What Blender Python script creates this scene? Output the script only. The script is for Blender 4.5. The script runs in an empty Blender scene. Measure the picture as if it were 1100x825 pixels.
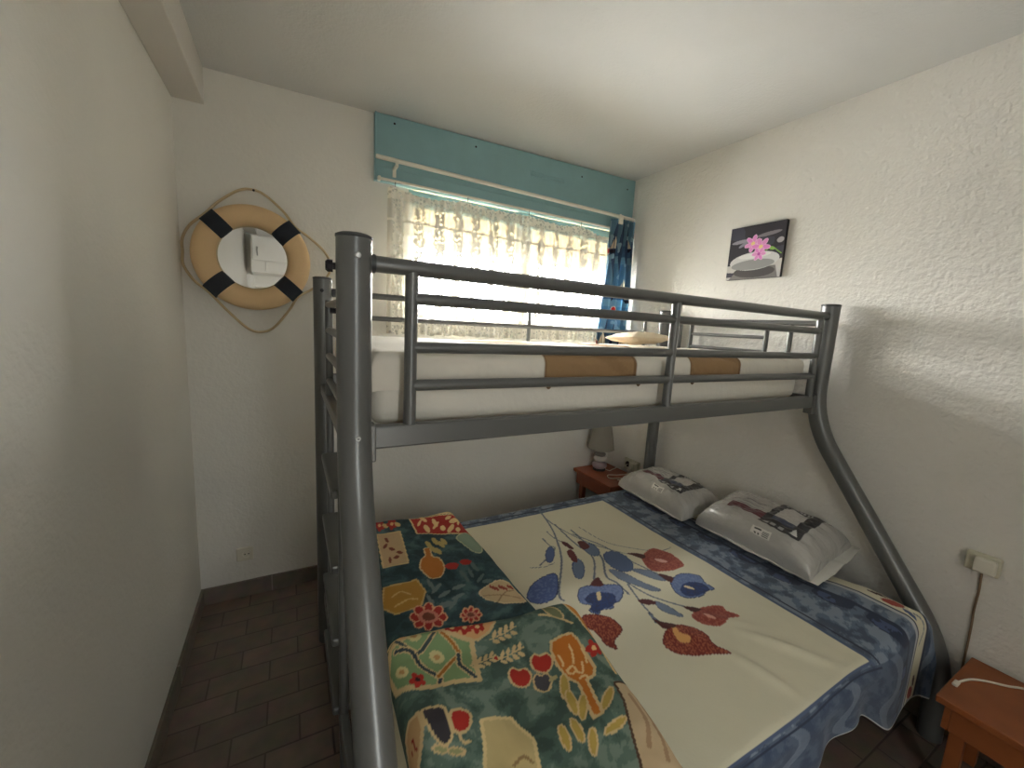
import bpy, bmesh, math, random
import numpy as np
from mathutils import Vector, Matrix

random.seed(7)
S = bpy.context.scene
COL = S.collection
PI = math.pi
WORLD = {}                                   # world origin of every object made here

# ------------------------------------------------------------------ camera model
CAM = np.array([0.40847494, -2.29364604, 1.45])
YAW, PITCH, ROLL, FPX = 0.50664212, -0.14419024, 0.05484821, 433.951326


def cam_rows():
    f = np.array([math.sin(YAW)*math.cos(PITCH), math.cos(YAW)*math.cos(PITCH), math.sin(PITCH)])
    r = np.array([math.cos(YAW), -math.sin(YAW), 0.0])
    u = np.cross(r, f)
    c, s = math.cos(ROLL), math.sin(ROLL)
    return np.array([c*r + s*u, -s*r + c*u, f])


MR = cam_rows()


def at(px, py, z):
    """Point of the photograph on the level z (used to lay out printed patterns in metres)."""
    g = MR.T @ np.array([(px-550.0)/FPX, -(py-412.5)/FPX, 1.0])
    t = (z-CAM[2])/g[2]
    p = CAM+t*g
    return (p[0], p[1])


# ------------------------------------------------------------------ colours / materials
def lin(c):
    c = c/255.0
    return c/12.92 if c <= 0.04045 else ((c+0.055)/1.055)**2.4


def rgb(r, g, b):
    return (lin(r), lin(g), lin(b), 1.0)


def new_mat(name):
    m = bpy.data.materials.new(name)
    m.use_nodes = True
    nt = m.node_tree
    return m, nt, nt.nodes['Principled BSDF']


def setv(b, **k):
    names = {'rough': 'Roughness', 'metal': 'Metallic', 'spec': 'Specular IOR Level', 'coat': 'Coat Weight',
             'coat_rough': 'Coat Roughness', 'sheen': 'Sheen Weight', 'trans': 'Transmission Weight', 'ior': 'IOR'}
    for a, v in k.items():
        b.inputs[names[a]].default_value = v


def add_bump(nt, b, scale, strength, dist=0.002, detail=3.0, kind='NOISE', coord='Object', rough=0.5):
    tc = nt.nodes.new('ShaderNodeTexCoord')
    if kind == 'NOISE':
        t = nt.nodes.new('ShaderNodeTexNoise')
        t.inputs['Detail'].default_value = detail
        t.inputs['Roughness'].default_value = rough
        out = t.outputs['Fac']
    else:
        t = nt.nodes.new('ShaderNodeTexVoronoi')
        t.feature = 'SMOOTH_F1'
        out = t.outputs['Distance']
    t.inputs['Scale'].default_value = scale
    nt.links.new(tc.outputs[coord], t.inputs['Vector'])
    bp = nt.nodes.new('ShaderNodeBump')
    bp.inputs['Strength'].default_value = strength
    bp.inputs['Distance'].default_value = dist
    nt.links.new(out, bp.inputs['Height'])
    prev = b.inputs['Normal'].links
    if prev:
        nt.links.new(prev[0].from_socket, bp.inputs['Normal'])
    nt.links.new(bp.outputs['Normal'], b.inputs['Normal'])
    return t


def mat(name, col, rough=0.6, bump=None, var=0.0, vscale=6.0, **k):
    m, nt, b = new_mat(name)
    b.inputs['Base Color'].default_value = col
    setv(b, rough=rough, **k)
    if var:
        tc = nt.nodes.new('ShaderNodeTexCoord')
        n = nt.nodes.new('ShaderNodeTexNoise')
        n.inputs['Scale'].default_value = vscale
        n.inputs['Detail'].default_value = 5
        nt.links.new(tc.outputs['Object'], n.inputs['Vector'])
        r = nt.nodes.new('ShaderNodeValToRGB')
        r.color_ramp.elements[0].position = 0.3
        r.color_ramp.elements[1].position = 0.7
        r.color_ramp.elements[0].color = tuple(c*(1-var) for c in col[:3])+(1,)
        r.color_ramp.elements[1].color = tuple(min(1, c*(1+var)) for c in col[:3])+(1,)
        nt.links.new(n.outputs['Fac'], r.inputs['Fac'])
        nt.links.new(r.outputs['Color'], b.inputs['Base Color'])
    if bump:
        add_bump(nt, b, *bump)
    return m


def painted(name, rough=0.8, bump=None, **k):
    """Material that takes its print from the colour attribute drawn by Print below."""
    m, nt, b = new_mat(name)
    a = nt.nodes.new('ShaderNodeAttribute')
    a.attribute_name = 'print'
    nt.links.new(a.outputs['Color'], b.inputs['Base Color'])
    setv(b, rough=rough, **k)
    if bump:
        add_bump(nt, b, *bump)
    return m


def plaster(name, col, relief, big=38.0):
    m = mat(name, col, rough=0.85, var=0.025, vscale=2.5)
    nt = m.node_tree
    b = nt.nodes['Principled BSDF']
    add_bump(nt, b, big, relief, 0.010, 4.0, 'NOISE', 'Object', 0.55)
    add_bump(nt, b, big*2.2, relief*0.5, 0.006, 2.0, 'VORONOI')
    return m


M = {}
M['wall_l'] = plaster('plaster_left', rgb(226, 224, 218), 0.22, 48)
M['wall_b'] = plaster('plaster_back', rgb(228, 226, 220), 0.24, 44)
M['wall_r'] = plaster('plaster_right', rgb(229, 226, 220), 0.62, 40)
M['ceil'] = plaster('plaster_ceiling', rgb(203, 203, 201), 0.22, 60)
M['beam'] = mat('painted_beam', rgb(208, 204, 198), 0.7, bump=(30, 0.15, 0.003))
M['metal'] = mat('grey_painted_steel', rgb(106, 107, 106), 0.31, bump=(260, 0.05, 0.0006), metal=0.35)
M['metal_dark'] = mat('dark_plastic_cap', rgb(62, 64, 66), 0.5)
M['bolt'] = mat('zinc_bolt', rgb(190, 190, 188), 0.3, metal=0.9)
M['boltd'] = mat('black_bolt', rgb(38, 36, 42), 0.35, metal=0.6)
M['teal'] = mat('teal_paint', rgb(138, 175, 181), 0.5, var=0.05, vscale=8, bump=(20, 0.08, 0.002))
M['white_pl'] = mat('white_plastic', rgb(226, 222, 208), 0.4)
M['cream_pl'] = mat('cream_plastic', rgb(205, 201, 180), 0.45)
M['white_pt'] = mat('white_paint', rgb(228, 226, 220), 0.5)
M['rope'] = mat('jute_rope', rgb(200, 180, 146), 0.9, bump=(300, 0.6, 0.002))
M['buoy'] = mat('tan_canvas', rgb(222, 190, 146), 0.75, var=0.05, vscale=5, bump=(220, 0.12, 0.001))
M['band'] = mat('navy_fabric', rgb(28, 34, 44), 0.75, bump=(500, 0.3, 0.001))
M['brass'] = mat('pale_rim', rgb(196, 178, 142), 0.35, metal=0.3)
M['mirror'] = mat('mirror_glass', (0.9, 0.9, 0.9, 1), 0.01, metal=1.0)
M['wood'] = mat('orange_pine', rgb(146, 82, 42), 0.45, var=0.16, vscale=9, bump=(40, 0.1, 0.001))
M['wood_red'] = mat('red_brown_wood', rgb(142, 78, 52), 0.45, var=0.16, vscale=10, bump=(40, 0.1, 0.001))
M['sheet'] = mat('white_sheet', rgb(226, 222, 212), 0.9, bump=(45, 0.25, 0.006))
M['cream_cloth'] = mat('cream_cloth', rgb(236, 220, 194), 0.9, bump=(30, 0.3, 0.006))
M['mattress'] = mat('mattress_ticking', rgb(205, 200, 190), 0.9)
M['slat'] = mat('slat_wood', rgb(170, 140, 100), 0.7, var=0.1)
M['shade'] = mat('grey_lamp_shade', rgb(150, 144, 134), 0.85, bump=(300, 0.2, 0.001))
M['stone_w'] = mat('white_ceramic', rgb(216, 210, 202), 0.35)
M['stone_g'] = mat('grey_ceramic', rgb(140, 134, 126), 0.4)
M['stone_p'] = mat('mauve_ceramic', rgb(168, 152, 158), 0.35)
M['stone_d'] = mat('dark_foot', rgb(50, 46, 46), 0.5)
M['brown_cord'] = mat('brown_cord', rgb(128, 104, 80), 0.7, bump=(160, 0.5, 0.002))
M['film'] = painted('clear_plastic_film', rough=0.3, bump=(20, 0.45, 0.010, 3.0), coat=1.0, coat_rough=0.04, spec=0.7)
M['film_edge'] = mat('film_seam', rgb(214, 212, 206), 0.2, coat=1.0)
M['blanket'] = painted('printed_blanket', 0.95, bump=(160, 0.25, 0.002), sheen=0.15)
M['quilt'] = painted('printed_quilt', 0.9, bump=(12, 0.35, 0.01, 3.0))
M['topquilt'] = painted('printed_bedspread', 0.9, bump=(14, 0.5, 0.014, 2.0))
M['canvas'] = painted('printed_canvas', 0.7)
M['canvas_side'] = mat('dark_canvas_edge', rgb(44, 40, 44), 0.8)
M['curtain'] = painted('printed_curtain', 0.9)
_m = M['curtain'].node_tree
_tl, _mx = _m.nodes.new('ShaderNodeBsdfTranslucent'), _m.nodes.new('ShaderNodeMixShader')
_mx.inputs[0].default_value = 0.35
_at = [q for q in _m.nodes if q.type == 'ATTRIBUTE'][0]
_m.links.new(_at.outputs['Color'], _tl.inputs['Color'])
_m.links.new(_m.nodes['Principled BSDF'].outputs[0], _mx.inputs[1])
_m.links.new(_tl.outputs[0], _mx.inputs[2])
_m.links.new(_mx.outputs[0], _m.nodes['Material Output'].inputs['Surface'])
_f = M['film'].node_tree
_b = _f.nodes['Principled BSDF']
_vz, _bp, _tc = _f.nodes.new('ShaderNodeTexNoise'), _f.nodes.new('ShaderNodeBump'), _f.nodes.new('ShaderNodeTexCoord')
_vz.inputs['Scale'].default_value, _vz.inputs['Detail'].default_value, _vz.inputs['Distortion'].default_value = 13, 3, 1.2
_bp.inputs['Strength'].default_value, _bp.inputs['Distance'].default_value = 0.4, 0.03
_f.links.new(_tc.outputs['Object'], _vz.inputs['Vector'])
_f.links.new(_vz.outputs['Fac'], _bp.inputs['Height'])
_f.links.new(_bp.outputs['Normal'], _b.inputs['Coat Normal'])
_b.inputs['Coat IOR'].default_value = 1.6
M['out_wall'] = mat('outside_render', rgb(225, 220, 210), 0.9)


def brick_mat(name, c1, c2, cm, bw, rh, mortar):
    m, nt, b = new_mat(name)
    tc = nt.nodes.new('ShaderNodeTexCoord')
    br = nt.nodes.new('ShaderNodeTexBrick')
    br.inputs['Color1'].default_value = c1
    br.inputs['Color2'].default_value = c2
    br.inputs['Mortar'].default_value = cm
    br.inputs['Scale'].default_value = 1.0
    br.inputs['Mortar Size'].default_value = mortar
    br.inputs['Mortar Smooth'].default_value = 0.3
    br.inputs['Brick Width'].default_value = bw
    br.inputs['Row Height'].default_value = rh
    br.inputs['Bias'].default_value = 0.0
    nt.links.new(tc.outputs['Object'], br.inputs['Vector'])
    n = nt.nodes.new('ShaderNodeTexNoise')
    n.inputs['Scale'].default_value = 14
    n.inputs['Detail'].default_value = 5
    nt.links.new(tc.outputs['Object'], n.inputs['Vector'])
    mx = nt.nodes.new('ShaderNodeMix')
    mx.data_type = 'RGBA'
    mx.blend_type = 'OVERLAY'
    mx.inputs['Factor'].default_value = 0.45
    nt.links.new(br.outputs['Color'], mx.inputs['A'])
    nt.links.new(n.outputs['Color'], mx.inputs['B'])
    hs = nt.nodes.new('ShaderNodeHueSaturation')
    hs.inputs['Saturation'].default_value = 0.7
    nt.links.new(mx.outputs['Result'], hs.inputs['Color'])
    nt.links.new(hs.outputs['Color'], b.inputs['Base Color'])
    inv = nt.nodes.new('ShaderNodeMath')
    inv.operation = 'SUBTRACT'
    inv.inputs[0].default_value = 1.0
    nt.links.new(br.outputs['Fac'], inv.inputs[1])
    bp = nt.nodes.new('ShaderNodeBump')
    bp.inputs['Strength'].default_value = 0.5
    bp.inputs['Distance'].default_value = 0.004
    nt.links.new(inv.outputs[0], bp.inputs['Height'])
    nt.links.new(bp.outputs['Normal'], b.inputs['Normal'])
    setv(b, rough=0.55)
    return m


M['tile'] = brick_mat('terracotta_floor_tile', rgb(122, 100, 82), rgb(108, 90, 74), rgb(86, 72, 58), 0.205, 0.103, 0.0035)
M['skirt'] = brick_mat('tile_skirting', rgb(120, 106, 90), rgb(106, 94, 80), rgb(150, 140, 125), 0.30, 0.5, 0.003)


def glass_mat():
    m = bpy.data.materials.new('window_glass')
    m.use_nodes = True
    nt = m.node_tree
    nt.nodes.clear()
    o = nt.nodes.new('ShaderNodeOutputMaterial')
    mx = nt.nodes.new('ShaderNodeMixShader')
    fr = nt.nodes.new('ShaderNodeFresnel')
    fr.inputs['IOR'].default_value = 1.45
    t = nt.nodes.new('ShaderNodeBsdfTransparent')
    g = nt.nodes.new('ShaderNodeBsdfGlossy')
    g.inputs['Roughness'].default_value = 0.02
    nt.links.new(fr.outputs[0], mx.inputs[0])
    nt.links.new(t.outputs[0], mx.inputs[1])
    nt.links.new(g.outputs[0], mx.inputs[2])
    nt.links.new(mx.outputs[0], o.inputs[0])
    return m


M['glass'] = glass_mat()


def lace_mat():
    """Openwork: transparent holes between translucent thread, denser in woven bands (UV in metres)."""
    m = bpy.data.materials.new('white_lace')
    m.use_nodes = True
    nt = m.node_tree
    nt.nodes.clear()
    N, L = nt.nodes.new, nt.links.new
    o = N('ShaderNodeOutputMaterial')
    uv = N('ShaderNodeUVMap')
    uv.uv_map = 'UVMap'
    sep = N('ShaderNodeSeparateXYZ')
    L(uv.outputs[0], sep.inputs[0])

    def math_(op, a, b=None, c=None):
        n = N('ShaderNodeMath')
        n.operation = op
        for k, v in enumerate((a, b, c)):
            if v is None:
                continue
            if isinstance(v, (int, float)):
                n.inputs[k].default_value = v
            else:
                L(v, n.inputs[k])
        return n.outputs[0]
    vor = N('ShaderNodeTexVoronoi')
    vor.inputs['Scale'].default_value = 62
    L(uv.outputs[0], vor.inputs['Vector'])
    dots = math_('GREATER_THAN', vor.outputs['Distance'], 0.42)
    nz = N('ShaderNodeTexNoise')
    nz.inputs['Scale'].default_value = 26
    L(uv.outputs[0], nz.inputs['Vector'])
    wob = math_('MULTIPLY_ADD', nz.outputs['Fac'], 0.05, sep.outputs['X'])
    ph = math_('FRACT', math_('MULTIPLY', wob, 9.0))
    stripe = math_('LESS_THAN', math_('ABSOLUTE', math_('SUBTRACT', ph, 0.5)), 0.24)
    top = math_('GREATER_THAN', sep.outputs['Y'], 0.70)
    bot = math_('LESS_THAN', sep.outputs['Y'], 0.10)
    band = math_('MAXIMUM', stripe, math_('MAXIMUM', top, bot))
    # cover = thread density: plain net ~0.45; pattern bands 0.45 .. 0.85 in dots
    cover = math_('ADD', 0.60, math_('MULTIPLY', band, math_('MULTIPLY', dots, 0.40)))
    hl = math_('LESS_THAN', math_('ABSOLUTE', math_('SUBTRACT', sep.outputs['Y'], 0.60)), 0.006)
    cover = math_('MAXIMUM', cover, hl)
    tr = N('ShaderNodeBsdfTransparent')
    df = N('ShaderNodeBsdfDiffuse')
    df.inputs['Color'].default_value = rgb(242, 238, 226)
    tl = N('ShaderNodeBsdfTranslucent')
    tl.inputs['Color'].default_value = rgb(242, 236, 222)
    m1 = N('ShaderNodeMixShader')
    m1.inputs[0].default_value = 0.025
    L(df.outputs[0], m1.inputs[1])
    L(tl.outputs[0], m1.inputs[2])
    m2 = N('ShaderNodeMixShader')
    L(cover, m2.inputs[0])
    L(tr.outputs[0], m2.inputs[1])
    L(m1.outputs[0], m2.inputs[2])
    L(m2.outputs[0], o.inputs[0])
    return m


M['lace'] = lace_mat()


def pvc_mat():
    m, nt, b = new_mat('white_pvc_slat')
    b.inputs['Base Color'].default_value = rgb(232, 228, 216)
    o = nt.nodes['Material Output']
    mx = nt.nodes.new('ShaderNodeMixShader')
    mx.inputs[0].default_value = 0.15
    tl = nt.nodes.new('ShaderNodeBsdfTranslucent')
    tl.inputs['Color'].default_value = rgb(240, 228, 204)
    nt.links.new(b.outputs[0], mx.inputs[1])
    nt.links.new(tl.outputs[0], mx.inputs[2])
    nt.links.new(mx.outputs[0], o.inputs['Surface'])
    return m


M['pvc'] = pvc_mat()


# ------------------------------------------------------------------ object helpers
def obj(name, vf, m, parent=None, smooth=False, origin=None, auto=None):
    """vf = (verts, faces) in world metres -> ONE linked mesh object with its origin at its own centre."""
    verts, faces = vf
    v = np.array(verts, dtype=float)
    o_w = np.array(origin, float) if origin is not None else (v.min(0)+v.max(0))/2
    me = bpy.data.meshes.new(name)
    me.from_pydata((v-o_w).tolist(), [], faces)
    me.update()
    if m is not None:
        me.materials.append(m)
    if smooth:
        for p in me.polygons:
            p.use_smooth = True
    o = bpy.data.objects.new(name, me)
    COL.objects.link(o)
    if auto is not None:
        bm = bmesh.new()
        bm.from_mesh(me)
        bmesh.ops.remove_doubles(bm, verts=bm.verts, dist=1e-6)
        bmesh.ops.recalc_face_normals(bm, faces=bm.faces)
        for e in bm.edges:
            if len(e.link_faces) == 2 and e.calc_face_angle(0) > math.radians(auto):
                e.smooth = False
        bm.to_mesh(me)
        bm.free()
    WORLD[o.name] = o_w
    pw = np.zeros(3)
    if parent is not None:
        o.parent = parent
        pw = WORLD[parent.name]
    o.location = (o_w-pw).tolist()
    return o


def tag(o, label=None, cat=None, group=None, kind=None):
    if label:
        o['label'] = label
    if cat:
        o['category'] = cat
    if group:
        o['group'] = group
    if kind:
        o['kind'] = kind
    return o


def thing(name, label, cat, loc, group=None):
    o = bpy.data.objects.new(name, None)
    COL.objects.link(o)
    o.location = loc
    o.empty_display_size = 0.05
    WORLD[o.name] = np.array(loc, float)
    return tag(o, label, cat, group)


class MB:
    """Collects shapes into one mesh."""

    def __init__(self):
        self.v, self.f = [], []

    def add(self, vf):
        b = len(self.v)
        self.v += [tuple(x) for x in vf[0]]
        self.f += [tuple(i+b for i in f) for f in vf[1]]
        return self

    def get(self):
        return self.v, self.f


def box(x0, x1, y0, y1, z0, z1, bev=0.0, seg=2):
    bm = bmesh.new()
    bmesh.ops.create_cube(bm, size=1)
    for v in bm.verts:
        v.co = Vector((x0 if v.co.x < 0 else x1, y0 if v.co.y < 0 else y1, z0 if v.co.z < 0 else z1))
    if bev:
        bmesh.ops.bevel(bm, geom=list(bm.edges), offset=bev, segments=seg, profile=0.5, affect='EDGES')
    bm.verts.index_update()
    r = ([tuple(v.co) for v in bm.verts], [tuple(v.index for v in f.verts) for f in bm.faces])
    bm.free()
    return r


def xform(vf, mtx):
    return [tuple(mtx @ Vector(p)) for p in vf[0]], vf[1]


def sweep(pts, r, seg=16, caps=True, closed=False, radii=None, flat=1.0):
    P = [Vector(p) for p in pts]
    n = len(P)
    tans = []
    for i in range(n):
        if closed:
            t = P[(i+1) % n]-P[i-1]
        else:
            t = P[min(i+1, n-1)]-P[max(i-1, 0)]
        tans.append(t.normalized())
    ref = Vector((0, 0, 1)) if abs(tans[0].z) < 0.9 else Vector((1, 0, 0))
    nrm = (ref-tans[0]*ref.dot(tans[0])).normalized()
    vs, fs = [], []
    for i in range(n):
        t = tans[i]
        nrm = (nrm-t*nrm.dot(t)).normalized()
        bn = t.cross(nrm)
        rr = radii[i] if radii else r
        for k in range(seg):
            a = 2*PI*k/seg
            vs.append(P[i]+(nrm*math.cos(a)+bn*math.sin(a)*flat)*rr)
    m = n if closed else n-1
    for i in range(m):
        j = (i+1) % n
        for k in range(seg):
            k2 = (k+1) % seg
            fs.append((i*seg+k, i*seg+k2, j*seg+k2, j*seg+k))
    if caps and not closed:
        fs.append(tuple(reversed(range(seg))))
        fs.append(tuple((n-1)*seg+k for k in range(seg)))
    return [tuple(v) for v in vs], fs


def rounded(pts, rad, n=8):
    """Polyline with its inner corners replaced by smooth bends."""
    P = [Vector(p) for p in pts]
    out = [P[0]]
    for i in range(1, len(P)-1):
        a = (P[i-1]-P[i])
        b = (P[i+1]-P[i])
        r = min(rad, a.length*0.49, b.length*0.49)
        A = P[i]+a.normalized()*r
        B = P[i]+b.normalized()*r
        for k in range(n+1):
            t = k/n
            out.append(A*(1-t)**2+P[i]*2*t*(1-t)+B*t*t)
    out.append(P[-1])
    return out


def spline(pts, n=10, closed=False):
    P = [Vector(p) for p in pts]
    out = []
    N = len(P)
    rng = range(N if closed else N-1)
    for i in rng:
        if closed:
            p0, p1, p2, p3 = P[i-1], P[i], P[(i+1) % N], P[(i+2) % N]
        else:
            p0, p1, p2, p3 = P[max(i-1, 0)], P[i], P[i+1], P[min(i+2, N-1)]
        for k in range(n):
            t = k/n
            out.append(0.5*((2*p1)+(p2-p0)*t+(2*p0-5*p1+4*p2-p3)*t*t+(3*p1-p0-3*p2+p3)*t**3))
    if not closed:
        out.append(P[-1])
    return out


def lathe(prof, c=(0, 0, 0), seg=28, axis=None):
    """prof = [(r, h)] around z through c (axis: optional unit vector instead of z)."""
    vs, fs = [], []
    for r, h in prof:
        for k in range(seg):
            a = 2*PI*k/seg
            vs.append(Vector((r*math.cos(a), r*math.sin(a), h)))
    for i in range(len(prof)-1):
        for k in range(seg):
            k2 = (k+1) % seg
            fs.append((i*seg+k, i*seg+k2, (i+1)*seg+k2, (i+1)*seg+k))
    fs.append(tuple(reversed(range(seg))))
    fs.append(tuple((len(prof)-1)*seg+k for k in range(seg)))
    if axis is not None:
        q = Vector((0, 0, 1)).rotation_difference(Vector(axis))
        vs = [q @ v for v in vs]
    return [tuple(v+Vector(c)) for v in vs], fs


def rod(a, b, r, seg=16, bev=0.0):
    if not bev:
        return sweep([a, b], r, seg)
    A, B = Vector(a), Vector(b)
    d = (B-A).normalized()
    L = (B-A).length
    e = min(bev, L/3)
    pts = [A, A+d*e*0.3, A+d*e, B-d*e, B-d*e*0.3, B]
    return sweep(pts, r, seg, radii=[r-e, r-e*0.35, r, r, r-e*0.35, r-e])


def grid_faces(nu, nv):
    i, j = np.meshgrid(np.arange(nu-1), np.arange(nv-1), indexing='ij')
    a = (i*nv+j).ravel()
    return np.stack([a, a+nv, a+nv+1, a+1], 1)


def grid_obj(name, P, m, parent=None, color=None, flip=False, uv=None):
    """P: (nu, nv, 3) world points; color: (nu*nv, 3) linear print; one smooth mesh."""
    nu, nv = P.shape[:2]
    V = P.reshape(-1, 3)
    o_w = (V.min(0)+V.max(0))/2
    F = grid_faces(nu, nv)
    if flip:
        F = F[:, ::-1]
    me = bpy.data.meshes.new(name)
    me.vertices.add(len(V))
    me.vertices.foreach_set('co', (V-o_w).astype(np.float32).ravel())
    nf = len(F)
    me.loops.add(nf*4)
    me.loops.foreach_set('vertex_index', F.astype(np.int32).ravel())
    me.polygons.add(nf)
    me.polygons.foreach_set('loop_start', np.arange(0, nf*4, 4, dtype=np.int32))
    me.polygons.foreach_set('loop_total', np.full(nf, 4, dtype=np.int32))
    me.polygons.foreach_set('use_smooth', np.ones(nf, dtype=bool))
    me.update(calc_edges=True)
    me.validate()
    me.materials.append(m)
    if color is not None:
        at_ = me.color_attributes.new('print', 'FLOAT_COLOR', 'POINT')
        c4 = np.ones((len(V), 4), np.float32)
        c4[:, :3] = color
        at_.data.foreach_set('color', c4.ravel())
    if uv is not None:
        ul = me.uv_layers.new(name='UVMap')
        ul.data.foreach_set('uv', uv.reshape(-1, 2)[F.ravel()].astype(np.float32).ravel())
    o = bpy.data.objects.new(name, me)
    COL.objects.link(o)
    WORLD[o.name] = o_w
    pw = np.zeros(3)
    if parent is not None:
        o.parent = parent
        pw = WORLD[parent.name]
    o.location = (o_w-pw).tolist()
    return o


def noise2(x, y, seed=0):
    """Smooth value noise, range about -1..1."""
    x = np.asarray(x, float)+seed*17.31
    y = np.asarray(y, float)+seed*9.77
    xi, yi = np.floor(x), np.floor(y)
    fx, fy = x-xi, y-yi
    fx, fy = fx*fx*(3-2*fx), fy*fy*(3-2*fy)

    def h(a, b):
        s = np.sin(a*127.1+b*311.7+seed*74.7)*43758.5453
        return s-np.floor(s)
    v = (h(xi, yi)*(1-fx)+h(xi+1, yi)*fx)*(1-fy)+(h(xi, yi+1)*(1-fx)+h(xi+1, yi+1)*fx)*fy
    return v*2-1


def fbm(x, y, seed=0, o=4):
    s, a = 0, 0.5
    for k in range(o):
        s = s+a*noise2(x*2**k, y*2**k, seed+k)
        a *= 0.55
    return s


class Print:
    """Draws a printed pattern into per-vertex colours by 2-D shapes on coordinates (U, V)."""

    def __init__(self, U, V, base):
        self.U, self.V = U.ravel(), V.ravel()
        self.c = np.tile(np.array(base[:3], float), (self.U.size, 1))

    def put(self, mask, col, mix=1.0):
        self.c[mask] = self.c[mask]*(1-mix)+np.array(col[:3])*mix

    def mul(self, fac):
        self.c *= fac.reshape(-1, 1)

    def poly(self, pts, col, outline=None, w=0.006, grain=None):
        p = np.array(pts, float)
        lo, hi = p.min(0)-w*2, p.max(0)+w*2
        idx = np.where((self.U > lo[0]) & (self.U < hi[0]) & (self.V > lo[1]) & (self.V < hi[1]))[0]
        if not len(idx):
            return
        x, y = self.U[idx], self.V[idx]
        ins = np.zeros(len(idx), bool)
        n = len(p)
        for i in range(n):
            x1, y1 = p[i]
            x2, y2 = p[(i+1) % n]
            if y1 == y2:
                continue
            c = ((y1 > y) != (y2 > y)) & (x < (x2-x1)*(y-y1)/(y2-y1)+x1)
            ins ^= c
        k = idx[ins]
        if grain is not None:
            g = (noise2(self.U[k]*grain[1], self.V[k]*grain[1], 5) > 0.15)[:, None]
            self.c[k] = np.where(g, np.array(grain[0][:3]), np.array(col[:3]))
        else:
            self.c[k] = col[:3]
        if outline is not None:
            self.line(list(pts)+[pts[0]], w, outline)

    def blob(self, pts, col, outline=None, w=0.006, grain=None, n=6):
        q = [(v.x, v.y) for v in spline([(a, b, 0) for a, b in pts], n, True)]
        self.poly(q, col, outline, w, grain)

    def ell(self, c, rx, ry, ang, col, outline=None, w=0.006):
        ca, sa = math.cos(ang), math.sin(ang)
        pts = [(c[0]+rx*math.cos(t)*ca-ry*math.sin(t)*sa, c[1]+rx*math.cos(t)*sa+ry*math.sin(t)*ca)
               for t in np.linspace(0, 2*PI, 24, endpoint=False)]
        self.poly(pts, col, outline, w)

    def line(self, pts, w, col, mix=1.0):
        p = np.array(pts, float)
        for a, b in zip(p[:-1], p[1:]):
            lo, hi = np.minimum(a, b)-w, np.maximum(a, b)+w
            idx = np.where((self.U > lo[0]) & (self.U < hi[0]) & (self.V > lo[1]) & (self.V < hi[1]))[0]
            if not len(idx):
                continue
            q = np.stack([self.U[idx], self.V[idx]], 1)
            d = b-a
            t = np.clip(((q-a) @ d)/max(d @ d, 1e-12), 0, 1)
            dist = np.linalg.norm(q-a-t[:, None]*d, axis=1)
            k = idx[dist < w/2]
            self.c[k] = self.c[k]*(1-mix)+np.array(col[:3])*mix

    def curve(self, pts, w, col, mix=1.0, n=6):
        self.line([(v.x, v.y) for v in spline([(a, b, 0) for a, b in pts], n)], w, col, mix)


# ------------------------------------------------------------------ room
XR = 2.574
YF = -3.35


def zc(x):
    return 2.452+(x-0.1)*0.0215


def struct(name, vf, m, smooth=False):
    o = obj(name, vf, m, origin=(0, 0, 0), smooth=smooth)
    return tag(o, kind='structure')


struct('floor', box(-0.3, XR+0.3, YF-1.2, 0.3, -0.12, 0.0), M['tile'])
T = 0.2
struct('wall_left', box(-T, 0, YF-T, T, 0, 2.7), M['wall_l'])
struct('wall_right', box(XR, XR+T, YF-T, T, 0, 2.7), M['wall_r'])
WX0, WX1, WZ0, WZ1 = 0.985, 2.52, 1.435, 2.30
wb = MB()
wb.add(box(0, WX0, 0, T, 0, 2.7)).add(box(WX1, XR, 0, T, 0, 2.7))
wb.add(box(WX0, WX1, 0, T, 0, WZ0)).add(box(WX0, WX1, 0, T, WZ1, 2.7))
struct('wall_back', wb.get(), M['wall_b'])
DX0, DX1, DZ = 0.62, 0.98, 2.06  # unseen doorway; its width sets the fill light from behind
wf = MB()
wf.add(box(0, DX0, YF-0.12, YF, 0, 2.7)).add(box(DX1, XR, YF-0.12, YF, 0, 2.7)).add(box(DX0, DX1, YF-0.12, YF, DZ, 2.7))
struct('wall_front', wf.get(), M['wall_b'])
cv = [(-T, YF-T, zc(-T)), (XR+T, YF-T, zc(XR+T)), (XR+T, T, zc(XR+T)), (-T, T, zc(-T))]
cv2 = [(a, b, c+0.15) for a, b, c in cv]
struct('ceiling', (cv+cv2, [(0, 1, 2, 3), (7, 6, 5, 4), (0, 4, 5, 1), (1, 5, 6, 2), (2, 6, 7, 3), (3, 7, 4, 0)]), M['ceil'])
struct('trim_1', box(0.0, 0.112, YF, 0.0, 2.305, 2.56, 0.004), M['beam'])
struct('baseboard_left', box(0.0, 0.012, YF, -0.012, 0.0, 0.085, 0.002), M['skirt'])
struct('baseboard_back', box(0.0, XR, -0.012, 0.0, 0.0, 0.085, 0.002), M['skirt'])
struct('baseboard_right', box(XR-0.012, XR, YF, -0.012, 0.0, 0.085, 0.002), M['skirt'])

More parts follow.
